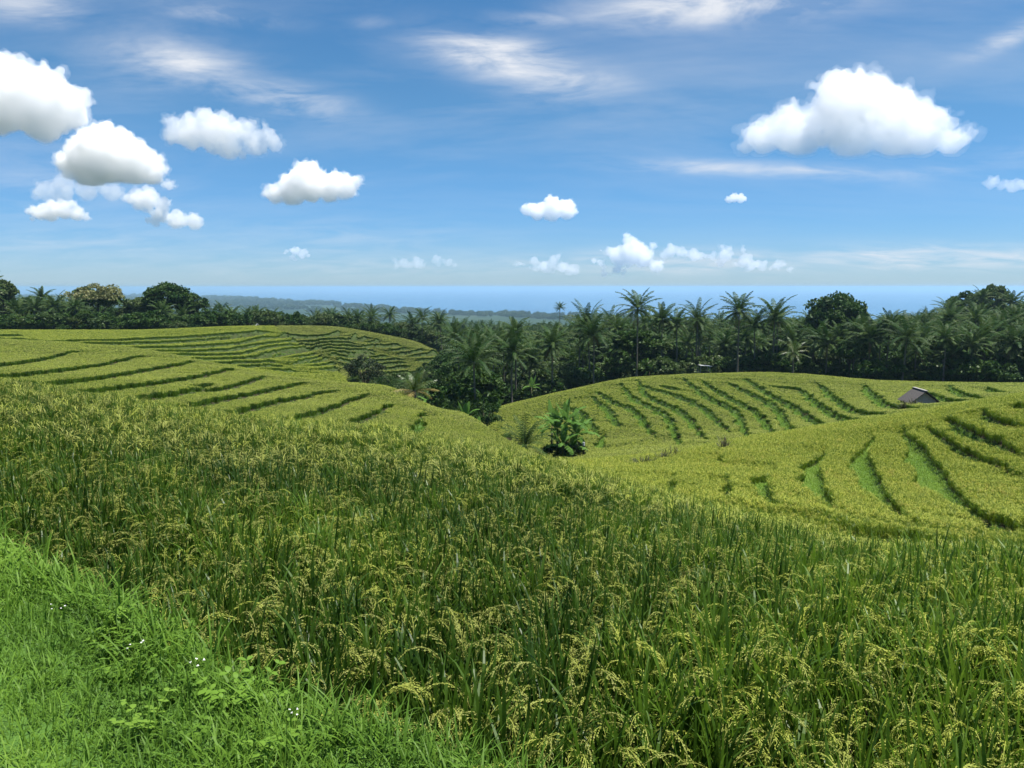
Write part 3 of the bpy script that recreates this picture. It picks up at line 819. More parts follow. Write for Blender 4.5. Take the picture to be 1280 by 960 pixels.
# a weak, greener streak here and there, where the plants stand lower
low = np.clip((noise2(x, y, .8, 7) - .45) * 1.6, 0, .35)
scl = (1 + np.interp(y, [6, 18, 40], [.10, .09, .035]) * RNG.normal(size=len(x)).clip(-2, 2)) * (1 - low * np.interp(y, [10, 40], [.5, .15])) * np.interp(y, [19, 30], [1, .68]) * np.where(zone == 5, 1.1, 1)
rot = np.stack([RNG.normal(0, .09, len(x)), RNG.normal(0, .09, len(x)), RNG.uniform(0, 6.28, len(x))], 1)
NAMES = {1: ('rice_field', 'nearest ripening rice field, tall green leaves and drooping pale yellow ears'), 2: ('rice_terrace', 'green stepped rice terraces on the left spur behind the nearest field'),
         3: ('rice_terrace', 'yellow green rice terraces on the right hillside below the hut'), 4: ('rice_terrace', 'browner narrow rice terraces high on the far left'),
         5: ('rice_terrace', 'dark green stepped rice terraces behind the dark bush'), 6: ('rice_terrace', 'rice terraces on the middle hill in front of the palm wood')}
for zn, (nm, lab) in NAMES.items():
    for ld in range(5):
        k = (zone == zn) & (lod == ld)
        if not k.any(): continue
        o = instancer(nm, M_ALL, LOD[ld], np.stack([x[k], y[k], z[k] - .02], 1), rot[k], scl[k], np.clip(tint[k], 0, 1))
        tag(o, lab, 'rice', kind='stuff')
        print('RICE', zn, ld, k.sum())

# ------------------------------------------------------------------ grass of the road bank and of the terrace banks
def grass_tuft(seed, n, spread, L, w, stiff=.6):
    rs = np.random.default_rng(seed); g = Geo()
    for k in range(n):
        b = np.array([rs.normal(0, spread), rs.normal(0, spread), 0]); a = rs.uniform(0, 6.28); li = abs(rs.normal(0, stiff))
        l = L * rs.uniform(.4, 1.15)
        pts, s_ = arc(b, (math.cos(a) * li, math.sin(a) * li, 1), l, 5, rs.uniform(.4, 1.9), rs)
        ribbon(g, pts, taper(6, w * rs.uniform(.6, 1.3)), s_, 0)
    return g.mesh('grass_tuft', [M_GRASS])

def weed(seed):
    rs = np.random.default_rng(seed); g = Geo()
    for k in range(rs.integers(5, 9)):
        a = rs.uniform(0, 6.28); li = rs.uniform(.3, .9)
        st, s_ = arc((0, 0, 0), (math.cos(a) * li, math.sin(a) * li, 1), rs.uniform(.10, .26), 4, .5, rs)
        ribbon(g, st, [.0022] * 5, s_, 0)
        for j in range(1, 5):
            for sd_ in (-1, 1):
                aa = a + sd_ * rs.uniform(.7, 1.7)
                pts, ls = arc(st[j], (math.cos(aa), math.sin(aa), rs.uniform(.1, .6)), rs.uniform(.035, .065), 4, .8, rs)
                ribbon(g, pts, np.array([.1, .8, 1, .7, .05]) * rs.uniform(.012, .019), ls, 0)
    return g.mesh('leafy_weed', [M_GRASS])

x, y = jgrid(1.35, 9.0, .055, .85, .6)
sb = bank_side(x, y) + .10 * noise2(x, y, 2.3, 1)
k = (sb > -.3) & (RNG.random(len(x)) < np.where(sb < .1, .55, 1)); x, y, sb = x[k], y[k], sb[k]
tint = .5 + .3 * noise2(x, y, 1.6, 3) + .2 * noise2(x, y, 5, 8)
scl = np.where(sb < .35, 1.15, .82) * RNG.uniform(.7, 1.25, len(x)) * (1 + .25 * noise2(x, y, 3.1, 5))
rot = np.stack([RNG.normal(0, .15, len(x)), RNG.normal(0, .15, len(x)), RNG.uniform(0, 6.28, len(x))], 1)
tag(instancer('grass', [M_GRASS], [grass_tuft(s, 16, .038, .15, .0024) for s in range(8)] + [grass_tuft(20 + s, 9, .03, .20, .0032, .5) for s in range(4)],
              np.stack([x, y, ground(x, y) - .01], 1), rot, scl, np.clip(tint, 0, 1)), 'bright green tufted grass on the road bank in front of the rice', 'grass', kind='stuff')
x, y = jgrid(1.35, 7.0, .17, .85, .5)
sb = bank_side(x, y); wp = noise2(x, y, 1.9, 12)
k = (sb > .05) & (RNG.random(len(x)) < np.clip(-.1 + wp * .8, 0, 1)); x, y = x[k], y[k]
rot = np.stack([RNG.normal(0, .15, len(x)), RNG.normal(0, .15, len(x)), RNG.uniform(0, 6.28, len(x))], 1)
tag(instancer('weeds', [M_GRASS], [weed(s) for s in range(8)], np.stack([x, y, ground(x, y)], 1), rot, RNG.uniform(.4, .75, len(x)), np.clip(.35 + .4 * RNG.random(len(x)), 0, 1)),
    'small leafy weeds among the grass of the road bank', 'weeds', kind='stuff')
PB = []
for y0, y1, d in ((17, 45, .16), (45, 100, .24), (100, 240, .38)):
    x, y = jgrid(y0, y1, d, .80, 1.5)
    _, ins, gr = banks_at(x, y); zone, _, _ = fields(x, y)
    k = (ins > .5) & (zone > 0) & ((gr > .5) | (RNG.random(len(x)) < .45)); PB.append((x[k], y[k], zone[k], np.full(k.sum(), d)))
x, y, zone, dd = (np.concatenate(c) for c in zip(*PB))
rot = np.stack([RNG.normal(0, .15, len(x)), RNG.normal(0, .15, len(x)), RNG.uniform(0, 6.28, len(x))], 1)
tint = np.clip(np.array([0, .3, .12, .72, .12, .05, .5])[zone] + .15 * noise2(x, y, .7, 3), 0, 1)
tag(instancer('bank_grass', [M_GRASS], [grass_tuft(60 + s, 16, .10, .22, .012, .8) for s in range(6)], np.stack([x, y, ground(x, y)], 1), rot, np.clip(dd * 5, .8, 1.7) * RNG.uniform(.7, 1.2, len(x)), tint),
    'short bright grass along the banks between the terraces', 'grass', kind='stuff')
# ------------------------------------------------------------------ trees
M_PALM = foliage_mat('palm_frond', (.018, .052, .010), (.038, .082, .015), (.070, .098, .022), .25, .14, .55, .35)
M_PALM_Y = foliage_mat('young_palm_frond', (.050, .105, .020), (.075, .125, .022), (.13, .13, .03), .3, .4, .4, .5)
M_DEAD = foliage_mat('dead_frond', (.16, .105, .050), (.20, .135, .065), (.11, .07, .035), .15, .1, .8)
M_PTRUNK = simple_mat('palm_trunk', (.19, .17, .14), (.10, .09, .07), 2.2, .9, .1, .3)
M_BARK = simple_mat('bark', (.12, .095, .07), (.06, .048, .035), 3.0, .9, .1, .3)
M_LEAF = foliage_mat('broad_leaf', (.020, .060, .010), (.042, .092, .016), (.070, .110, .022), .25, .15, .55, .5)
M_LEAF2 = foliage_mat('mid_leaf', (.045, .090, .020), (.075, .120, .028), (.10, .13, .04), .28, .25, .5, .5)
M_PALE = foliage_mat('pale_blossom', (.19, .21, .085), (.23, .23, .10), (.10, .14, .045), .25, .2, .6, .45)
M_DARKL = foliage_mat('dark_bush_leaf', (.024, .050, .016), (.034, .056, .020), (.048, .052, .026), .2, .2, .6, .8)
M_BANANA = foliage_mat('banana_leaf', (.085, .190, .032), (.11, .22, .040), (.14, .25, .055), .38, .08, .6, .7)
M_BSTEM = simple_mat('banana_stem', (.10, .11, .045), (.07, .05, .03), 3.0, .7)

def frond(g, L, el, az, rs, droop, nl=17, lw=.055, ll=.62, m=0, base=(0, 0, 0)):
    pts, s_ = arc(base, (math.cos(az) * math.cos(el), math.sin(az) * math.cos(el), math.sin(el)), L, 9, droop, rs)
    ribbon(g, pts, np.linspace(.06, .012, 10), s_, m)
    n = 9
    for i in range(nl):
        t = .12 + .87 * i / (nl - 1); f = t * n; k = min(int(f), n - 1); q = pts[k] * (1 - f + k) + pts[k + 1] * (f - k)
        tan = pts[k + 1] - pts[k]; tan = tan / np.linalg.norm(tan)
        l = ll * (math.sin(math.pi * (.12 + .80 * t)) ** .7) * rs.uniform(.85, 1.15)
        for sg in (-1, 1):
            d = s_ * sg * .85 + tan * .55 + np.array([0, 0, rs.uniform(-.35, .1)])
            d /= np.linalg.norm(d)
            e1 = q + d * l * .55; d2 = d + np.array([0, 0, -.75]); d2 /= np.linalg.norm(d2); e2 = e1 + d2 * l * .55
            wv = tan * lw
            g.add([q - wv * .6, q + wv * .6, e1 + wv, e1 - wv, e2 + wv * .15, e2 - wv * .15], quads=[(0, 1, 2, 3), (3, 2, 4, 5)], m=m)

def palm_crown(seed, L=4.0, nf=27, lw=.095, nl=20, mats=None):
    rs = np.random.default_rng(seed); g = Geo(); a0 = rs.uniform(0, 6.28)
    for k in range(nf):
        t = k / (nf - 1)
        el = math.radians(82 - 105 * t ** .9 + rs.normal(0, 6)); az = a0 + k * 2.4 + rs.normal(0, .15)
        frond(g, L * rs.uniform(.85, 1.1) * (.8 + .25 * math.sin(math.pi * min(1, t + .25))), el, az, rs, rs.uniform(.7, 1.25) if el > .2 else rs.uniform(.5, .9), nl, lw)
    return g.mesh('crown', mats or [M_PALM])

def palm_trunk(H, seed, r=.17):
    rs = np.random.default_rng(seed); n = 14
    t = np.linspace(0, 1, n); a = rs.uniform(0, 6.28); b = rs.uniform(.0, .05) * H
    x = b * (t - t ** 2 * rs.uniform(.6, 1.2)); sx = np.stack([x * math.cos(a), x * math.sin(a), t * H], 1)
    sx[:, :2] -= sx[-1:, :2] * t[:, None] ** 3
    rr = r * (1.0 - .35 * t + .7 * np.exp(-t * 14)); rr = rr * (1 + .05 * (np.arange(n) % 2))
    g = Geo(); tube(g, sx, rr, 8); return g.mesh('trunk', [M_PTRUNK], True)

CROWNS = [palm_crown(200 + i, L) for i, L in enumerate((4.9, 4.5, 5.2, 4.3, 4.8, 5.4, 4.4))]
TRUNKS = {}
def trunk_mesh(H):
    k = max(3, round(H)); 
    if k not in TRUNKS: TRUNKS[k] = palm_trunk(k, 300 + k)
    return TRUNKS[k], k
def dead_mesh(seed, n):
    rs = np.random.default_rng(seed); g = Geo()
    for i in range(n): frond(g, rs.uniform(2.4, 3.2), rs.uniform(-1.0, -.6), rs.uniform(0, 6.28), rs, .6, 12, .05, .45)
    return g.mesh('dead_frond', [M_DEAD])
DEADS = [dead_mesh(500 + i, 3) for i in range(4)]
def nuts_mesh():
    g = Geo(); rs = np.random.default_rng(3); iv, it = ico()
    for i in range(9):
        a = rs.uniform(0, 6.28); g.add(iv * (.13, .13, .16) + (math.cos(i * .7) * .15, math.sin(i * .7) * .15, -.3 + .02 * (i % 3)), tris=it)
    return g.mesh('coconuts', [simple_mat('coconut', (.16, .15, .05), (.10, .08, .03))], True)
NUTS = nuts_mesh()

def child(name, me, parent, loc=(0, 0, 0), rz=0.0, scale=1.0):
    o = bpy.data.objects.new(name, me); o.location = loc; o.rotation_euler = (0, 0, rz); o.scale = (scale,) * 3
    return link(o, parent)

def palm(x, y, H, label, group=None, seed=0, size=1.0, detail=False, lean=0.0):
    z = float(ground(np.array([x]), np.array([y]))[0])
    o = empty('coconut_palm', (x, y, z - .1), seed * 1.3)
    o.rotation_euler.x = lean
    tm, k = trunk_mesh(H)
    t = child('trunk', tm, o); t.scale = (1, 1, H / k)
    child('crown', CROWNS[seed % len(CROWNS)], o, (0, 0, H - .1), seed * 2.1, size)
    if detail:
        child('dead_frond', DEADS[seed % 4], o, (0, 0, H - .15), seed * .7, size)
        child('coconuts', NUTS, o, (0, 0, H), seed)
    tag(o, label, 'palm', group)
    return o

def broad_crown(seed, R, Hc, nb, leaf, nper, gap=0.0, mats=None, top=None):
    """Crown of leaf clumps spread over an uneven dome, built of many small leaf faces."""
    rs = np.random.default_rng(seed); V, Q, MI = [], [], []; n = 0
    for b in range(nb):
        d = rs.normal(size=3); d /= np.linalg.norm(d); d[2] = d[2] * .75 + .2
        rr = rs.uniform(.45, 1.0) ** .6
        c = np.array([d[0] * R * rr, d[1] * R * rr, Hc * .5 + d[2] * Hc * .5 * rr])
        br = R * rs.uniform(.22, .36)
        k = int(nper * rs.uniform(.6, 1.3))
        p = rs.normal(size=(k, 3)); p /= np.linalg.norm(p, axis=1)[:, None]; p[:, 2] = np.abs(p[:, 2]) * .9 - .25
        p = c + p * (br * rs.uniform(.5, 1.05, (k, 1)))
        nrm = rs.normal(size=(k, 3)) + np.array([0, 0, .7]); nrm /= np.linalg.norm(nrm, axis=1)[:, None]
        a = np.cross(nrm, rs.normal(size=(k, 3))); a /= np.linalg.norm(a, axis=1)[:, None]; bb = np.cross(nrm, a)
        s1 = leaf * rs.uniform(.6, 1.3, (k, 1)); s2 = s1 * .55
        v = np.stack([p - a * s1, p + bb * s2, p + a * s1, p - bb * s2], 1)
        V.append(v.reshape(-1, 3)); Q.append(np.arange(4 * k).reshape(-1, 4) + n); n += 4 * k
        MI.append(np.full(k, 1 if (top and c[2] > Hc * .5 and rs.random() < top) else 0))
    return np_mesh('crown', np.concatenate(V), np.concatenate(Q), mats or [M_LEAF], np.concatenate(MI))

def broad_trunk(H, seed, r, R):
    rs = np.random.default_rng(seed); g = Geo(); t = np.linspace(0, 1, 7)
    tube(g, np.stack([.25 * np.sin(t * 3 + seed), .2 * np.sin(t * 2.3 + seed * 2) - .2 * math.sin(seed * 2), t * H], 1) - [.25 * math.sin(seed), 0, 0], r * (1 - .55 * t), 7)
    for i in range(6):
        a = i * 1.05 + rs.uniform(-.3, .3); q = H * rs.uniform(.55, .95)
        L = np.stack([np.linspace(0, math.cos(a) * R * .7, 5), np.linspace(0, math.sin(a) * R * .7, 5), q + np.linspace(0, 1, 5) ** .8 * R * .75], 1)
        tube(g, L, np.linspace(r * .5, r * .12, 5), 5)
    return g.mesh('trunk', [M_BARK], True)

BT = []
for i, (R, Hc, tr, mat) in enumerate([(3.6, 5.0, 4.5, [M_LEAF]), (4.2, 5.5, 5.0, [M_LEAF]), (3.0, 5.2, 5.5, [M_LEAF]), (3.4, 4.4, 4.0, [M_LEAF2]), (2.6, 4.8, 4.5, [M_LEAF2])]):
    BT.append((broad_crown(600 + i, R, Hc, 60, .26, 120, mats=mat), broad_trunk(tr + Hc * .3, 700 + i, .22, R), tr, tr + Hc))

def broadleaf(x, y, H, label, group=None, kind=0, seed=0, name='broadleaf_tree', spread=1.0):
    z = float(ground(np.array([x]), np.array([y]))[0]); cr, tm, tr, full = BT[kind]
    s = H / full; o = empty(name, (x, y, z - .1), seed * 1.7)
    t = child('trunk', tm, o); t.scale = (s * spread, s * spread, s)
    c = child('crown', cr, o, (0, 0, tr * s), 0); c.scale = (s * spread, s * spread, s)
    tag(o, label, 'tree', group); return o

def gz(x, y): return float(ground(np.array([x]), np.array([y]))[0])
SKY_X = [-200, 0, 20, 60, 100, 150, 200, 250, 300, 400, 500, 560, 640, 700, 850, 1000, 1100, 1150, 1190, 1225, 1280, 1400]
SKY_Y = [335, 344, 356, 366, 372, 376, 374, 378, 385, 388, 388, 381, 383, 385, 386, 391, 395, 388, 372, 364, 364, 360]
TAKEN = []
def hero_palm(px, py, Y, label, size=1.0, detail=True, group='tall coconut palms at the front of the wood'):
    if detail: py -= 6
    p = at(px, py, Y); H = p.z - gz(p.x, p.y)
    TAKEN.append((p.x, p.y, 3.0))
    palm(p.x, p.y, max(3, H), label, group, len(TAKEN), size * 1.12, detail)

hero_palm(797, 391, 150.5, 'tall lone coconut palm with long bare pale trunk rising above the wood', 1.0)
hero_palm(742, 424, 148, 'coconut palm with bare trunk and brown hanging fronds, next left of the tall lone palm', 1.0)
hero_palm(690, 436, 144, 'coconut palm directly above the banana clump, broad drooping crown', 1.0)
hero_palm(640, 446, 138, 'coconut palm standing left of the palm above the banana clump, dark trunk', 1.05)
hero_palm(598, 450, 140, 'leftmost large coconut palm of the front row, over the gully', 1.05)
hero_palm(924, 394, 152, 'taller spiky coconut palm of the pair breaking the skyline right of the white shelter', 1.0)
hero_palm(968, 402, 155, 'shorter coconut palm of the pair breaking the skyline, left of the round tree', 1.0)
hero_palm(828, 405, 163, 'coconut palm close behind and right of the tall lone palm', .95)
hero_palm(872, 404, 166, 'coconut palm above the little white shelter', .95)
hero_palm(1088, 428, 145, 'coconut palm with hanging brown fronds in its middle, just left above the hut', 1.1)
hero_palm(1034, 434, 150, 'coconut palm under the round tree', 1.05)
hero_palm(1145, 444, 143, 'low broad coconut palm directly above the hut', 1.1)
hero_palm(1192, 448, 140, 'low coconut palm with pale arching fronds right above the hut', 1.05)
hero_palm(1232, 432, 142, 'coconut palm with wide crown second from the right edge', 1.1)
hero_palm(1268, 436, 139, 'coconut palm cut by the right edge with a thin pale trunk', 1.05)
hero_palm(1186, 388, 235, 'coconut palm poking up at the left foot of the far right rise', 1.0, False)
hero_palm(1228, 372, 250, 'coconut palm at the top of the far right rise', 1.0, False)
hero_palm(1266, 377, 245, 'coconut palm at the right end of the far right rise', 1.0, False)
hero_palm(25, 396, 203, 'coconut palm at the far left with its trunk showing above the terraces', 1.05, False)
hero_palm(90, 397, 207, 'coconut palm left of the pale blossoming tree', 1.0, False)
hero_palm(62, 392, 206, 'coconut palm between the two far left palms', 1.0, False)
hero_palm(52, 372, 232, 'small dark coconut palm standing over the far left skyline', .9, False)
# the near, low, bright one left of the round tree's foot
p = at(992, 440, 146); TAKEN.append((p.x, p.y, 3)); o = palm(p.x, p.y, p.z - gz(p.x, p.y), 'brighter green low coconut palm between the forked pair and the round tree', 'tall coconut palms at the front of the wood', 61, .9)
YC = palm_crown(260, 3.9, 20, .06, 17, [M_PALM_Y])
for c in o.children:
    if c.name.startswith('crown'): c.data = YC

def hero_tree(px, ptop, Y, label, kind, spread=1.0, name='broadleaf_tree'):
    p = at(px, ptop, Y); TAKEN.append((p.x, p.y, 3.5))
    return broadleaf(p.x, p.y, p.z - gz(p.x, p.y), label, None, kind, len(TAKEN), name, spread)
hero_tree(1047, 371, 185, 'dark round topped broadleaf tree standing over the palm wood', 1, .85)
hero_tree(207, 356, 212, 'large rounded broadleaf tree in the left part of the tree line', 1, 1.15)
hero_tree(178, 372, 214, 'smaller broadleaf tree leaning on the large rounded one in the left tree line', 3, 1.1)
hero_palm(700, 384, 300, 'small dark palm top standing slightly proud of the middle skyline', .6, False)
hero_tree(1243, 356, 262, 'thin crowned tall tree on the far right rise', 4, .8)
hero_tree(1208, 366, 262, 'bushy tall tree left on the far right rise', 2, .9)
hero_tree(236, 366, 225, 'broadleaf tree right behind the large rounded one', 0, 1.0)
hero_tree(2, 348, 205, 'tall dark tree cut by the left edge', 4, .75)
# pale blossoming tree
o = hero_tree(122, 357, 209, 'broadleaf tree whose top is covered in pale yellowish blossom, on the left', 1, 1.25)
pb = broad_crown(650, 4.2, 5.5, 60, .26, 120, mats=[M_LEAF, M_PALE], top=.95)
for c in o.children:
    if c.name.startswith('crown'): c.data = pb

sp_ = at(880, 457, 155); TAKEN.append((sp_.x, sp_.y - 2, 7.0))
# the wood itself: nearest palms and trees one by one, the mass beyond as one object
x, y = jgrid(98, 330, 6.6, .74, 6)
zone, px, py = fields(x, y)
gx = ground(x, y)
ok = (zone == 0) & (y > 99)
ok &= ~((px < 560) & (y < knot_Y(11, x / y) + 7))
ok &= ~((px > 430) & (px < 575) & (y < np.interp(px, [430, 500, 575], [150, 128, 100])))
ok &= (y > knot_Y(11, x / y) + 3) | (px < 640)
for tx, ty, tr in TAKEN: ok &= (x - tx) ** 2 + (y - ty) ** 2 > tr ** 2
x, y, gx = x[ok], y[ok], gx[ok]; ordr = np.argsort(y - knot_Y(11, x / y) * .6); x, y, gx = x[ordr], y[ordr], gx[ordr]
px0, _ = to_px(x, y, gx + 8)
rs = np.random.default_rng(77); npalm = nbroad = 0; REST = []
for i in range(len(x)):
    a = px0[i]; Y = y[i]
    row = np.interp(a, SKY_X, SKY_Y) + rs.uniform(0, 26) * (1 if Y < 260 else .4)
    hmax = s_of_row(row) * Y - gx[i] - 1.4
    leftw = a < 560
    isp = rs.random() < (.5 if leftw else .72)
    H = min(rs.uniform(7.5, 15.5), hmax)
    if H < 4: continue
    inframe = -60 < a < 1340
    if isp and npalm < 262 and inframe:
        lab = ('coconut palm mixed into the distant tree line behind the left terraces' if leftw else 'coconut palm crowded into the dark wood behind the middle hill')
        palm(x[i], Y, H, lab, 'coconut palms of the left tree line' if leftw else 'coconut palms of the wood behind the middle hill', 100 + i, rs.uniform(.78, 1.12), False, rs.normal(0, .045)); npalm += 1
    elif (not isp) and nbroad < 190 and inframe:
        lab = ('broadleaf tree in the distant tree line behind the left terraces' if leftw else 'broadleaf tree tucked among palms of the wood behind the middle hill')
        broadleaf(x[i], Y, min(H, rs.uniform(7, 12)), lab, 'broadleaf trees of the left tree line' if leftw else 'broadleaf trees of the wood behind the middle hill', rs.integers(0, 5), i, spread=rs.uniform(.9, 1.25)); nbroad += 1
    else: REST.append((x[i], Y, gx[i], H, isp))
print('PALMS', npalm, 'BROAD', nbroad, 'REST', len(REST))

# shade-loving undergrowth at the feet of the wood
def bush_mesh(seed, m): return broad_crown(seed, 1.5, 2.4, 26, .17, 60, mats=[m])
x, y = jgrid(98, 300, 3.0, .74, 5)
zone, px, py = fields(x, y)
ok = (zone == 0) & ~((px < 560) & (y < knot_Y(11, x / y) + 5)) & ~((px > 430) & (px < 575) & (y < np.interp(px, [430, 500, 575], [140, 120, 98])))
ok &= (y > knot_Y(11, x / y) + 2.5) | (px < 640)
ok &= (y < knot_Y(11, x / y) + 45) | (y < 150)
ok &= (x - sp_.x) ** 2 + (y - sp_.y + 2) ** 2 > 6 ** 2
x, y, px = x[ok], y[ok], px[ok]
tag(instancer('undergrowth', [M_LEAF, M_LEAF2], [bush_mesh(800 + i, M_LEAF if i % 3 else M_LEAF2) for i in range(6)], np.stack([x, y, ground(x, y) - .2], 1),
              np.stack([x * 0, x * 0, RNG.uniform(0, 6.28, len(x))], 1), RNG.uniform(.9, 2.6, len(x)) * np.where(px < 560, .9, 1), x * 0 + .5), 'dark leafy undergrowth below the palms of the wood', 'undergrowth', kind='stuff')

x, y = jgrid(95, 235, 1.9, .5, 2)
zone, px, py = fields(x, y)
ok = (zone == 0) & (px < 570) & (px > 380) & (y < knot_Y(11, x / y) + 8)
x, y = x[ok], y[ok]
tag(instancer('gully_scrub', [M_LEAF, M_LEAF2], [bush_mesh(840 + i, M_LEAF2 if i % 3 else M_LEAF) for i in range(4)], np.stack([x, y, ground(x, y) - .15], 1),
              np.stack([x * 0, x * 0, RNG.uniform(0, 6.28, len(x))], 1), RNG.uniform(.3, .75, len(x)), x * 0 + .5), 'low green scrub on the slopes of the gully round the dark bush', 'scrub', kind='stuff')

# the far wood
fp = [palm_crown(270 + i, 3.8, 16, .12, 9) for i in range(4)]
ft = [broad_crown(680 + i, 3.8, 5.5, 34, .45, 40, mats=[M_LEAF if i < 2 else M_LEAF2]) for i in range(4)]
x, y = jgrid(325, 1300, 7.6, .75, 10)
keep = RNG.random(len(x)) < np.interp(y, [325, 700, 1300], [1, .9, .6]); x, y = x[keep], y[keep]
z = ground(x, y); h = RNG.uniform(8, 14, len(x))
px, _ = to_px(x, y, z + h)
lim = np.array([s_of_row(r) for r in np.interp(px, SKY_X, SKY_Y) + RNG.uniform(-1, 12, len(x))]) * y - z - 2
h = np.minimum(h, lim); k = h > 2; x, y, z, h = x[k], y[k], z[k], h[k]
if REST:
    R_ = np.array([(a, b, c, d) for a, b, c, d, e in REST]); x = np.r_[x, R_[:, 0]]; y = np.r_[y, R_[:, 1]]; z = np.r_[z, R_[:, 2]]; h = np.r_[h, R_[:, 3]]
isp = RNG.random(len(x)) < .5
rotz = np.stack([x * 0, x * 0, RNG.uniform(0, 6.28, len(x))], 1)
tag(instancer('palm_wood', [M_PALM], fp, np.stack([x[isp], y[isp], z[isp] + h[isp]], 1), rotz[isp], RNG.uniform(.8, 1.1, isp.sum()), x[isp] * 0), 'palm tops of the far wood fading into haze', 'wood', kind='stuff')
b = ~isp
tag(instancer('far_wood', [M_LEAF, M_LEAF2], ft, np.stack([x[b], y[b], z[b] + h[b] - 5.2], 1), rotz[b], RNG.uniform(.7, 1.2, b.sum()), x[b] * 0), 'leafy crowns of the far wood fading into haze', 'wood', kind='stuff')
# woods and groves scattered over the coastal plain
x = RNG.uniform(-.75, .75, 26000); y = np.exp(RNG.uniform(math.log(1300), math.log(9000), 26000)); x = x * y
keep = (noise2(x, y, .006, 3) + noise2(x, y, .0017, 8) > -.35); x, y = x[keep], y[keep]
z = ground(x, y); k = z > -121; x, y, z = x[k], y[k], z[k]
tag(instancer('plain_groves', [M_LEAF, M_LEAF2], ft, np.stack([x, y, z - 1], 1), np.stack([x * 0, x * 0, RNG.uniform(0, 6.28, len(x))], 1), RNG.uniform(1.0, 3.0, len(x)) * np.clip(y / 2500, 1, 2.4), x * 0),
    'hazy groves dotted over the coastal plain', 'wood', kind='stuff')
# ------------------------------------------------------------------ hut, shelters, bananas, bushes
M_THATCH = simple_mat('old_grey_roof', (.115, .105, .10), (.06, .055, .052), 7.0, .9, .15, .4)
M_WEAVE = simple_mat('bamboo_wall', (.55, .51, .45), (.40, .36, .31), 9.0, .85, .15, .3)
M_TIMBER = simple_mat('dark_timber', (.07, .055, .042), (.045, .035, .028), 6, .85, .1)
M_WHITE = simple_mat('pale_sheet_roof', (.58, .59, .60), (.42, .43, .44), 2.0, .5, .3)
M_GREYW = simple_mat('grey_wall', (.32, .31, .29), (.22, .21, .20), 2.0, .9)

def gable_house(name, label, cat, px, py, Y, phi, wid, length, rise, wall_h, roof_m, wall_m, over=.3, cap_m=None, front_dark=False):
    ap = at(px, py, Y)                                       # near end of the ridge
    ax = np.array([-math.sin(phi), math.cos(phi), 0.0]); la = np.array([math.cos(phi), math.sin(phi), 0.0])
    c = np.array([ap.x, ap.y, 0]) + ax * (length / 2)
    zb = min(gz(c[0], c[1]), ap.z - rise - .4); H = ap.z - zb
    o = empty(name, (c[0], c[1], zb), phi)
    hl, hw = length / 2, wid / 2; ev = H - rise
    g = Geo(); th = .07; ow = hw + over; k = rise / hw; ee = ev - over * k
    for sg in (-1, 1):                                       # two roof slopes, each with thickness
        a, b = (0, H), (sg * ow, ee); n_ = np.array([sg * k, 1]) / math.hypot(k, 1) * th
        v = []
        for yy in (-hl - over, hl + over):
            v += [(a[0], yy, a[1]), (b[0], yy, b[1]), (b[0] + n_[0], yy, b[1] + n_[1]), (a[0], yy, a[1] + th * 1.25)]
        g.add(v, quads=[(0, 1, 2, 3), (7, 6, 5, 4), (0, 4, 5, 1), (1, 5, 6, 2), (2, 6, 7, 3), (3, 7, 4, 0)])
    rf = g.obj('roof', [roof_m], o)
    g = Geo(); w0 = hw - .12; l0 = hl - .1
    v = []
    for yy in (-l0, l0): v += [(-w0, yy, 0), (w0, yy, 0), (w0, yy, ev + .06), (0, yy, H - .13), (-w0, yy, ev + .06)]
    g.add(v, quads=[(0, 5, 6, 1), (1, 6, 7, 2), (4, 9, 5, 0)], tris=[(0, 1, 2), (0, 2, 4), (4, 2, 3), (6, 5, 7), (7, 5, 9), (7, 9, 8)])
    g.obj('wall', [wall_m], o)
    g = Geo()
    for sx in (-1, 1):
        for sy in (-1, 1): tube(g, [(sx * (hw + .02), sy * (hl + .05), 0), (sx * (hw + .02), sy * (hl + .05), ev - .02)], [.06, .05], 6)
    g.obj('corner_post', [M_TIMBER], o)
    g = Geo(); box(g, (-.14, -hl - over - .02, H + th * 1.1), (.14, hl + over + .02, H + th * 1.1 + .05)); g.obj('ridge_cap', [cap_m or roof_m], rf)
    return tag(o, label, cat)

gable_house('hut', 'small field hut with old grey pitched roof, half sunk in the rice', 'hut', 1157, 489.5, 79, math.radians(-4), 2.5, 2.5, 1.0, 1.3, M_THATCH, M_WEAVE, .28, M_GREYW)
gable_house('farmhouse', 'white roofed house end showing between the trees beyond the left terraces', 'house', 321, 405, 206, math.radians(60), 3.0, 3.6, 1.0, 1.6, M_WHITE, M_GREYW, .3)

# open shelter with a flat pale roof at the edge of the palms
p = at(880, 457, 155); zb = gz(p.x, p.y); H = p.z - zb
o = empty('shelter', (p.x, p.y, zb), .12)
g = Geo(); box(g, (-1.15, -.9, H - .02), (1.15, .9, H + .04), 0, Matrix.Rotation(.09, 3, 'Y')); g.obj('roof', [M_WHITE], o)
for sx in (-.95, .95):
    for sy in (-.7, .7):
        g = Geo(); tube(g, [(sx, sy, 0), (sx, sy, H - .06)], [.07, .07], 6); g.obj('post', [M_GREYW], o)
g = Geo(); box(g, (-1.1, -.7, H * .45), (1.1, .7, H * .45 + .06)); g.obj('bench', [M_TIMBER], o)
tag(o, 'little open shelter with tilted pale roof under palms on the crest', 'shelter')

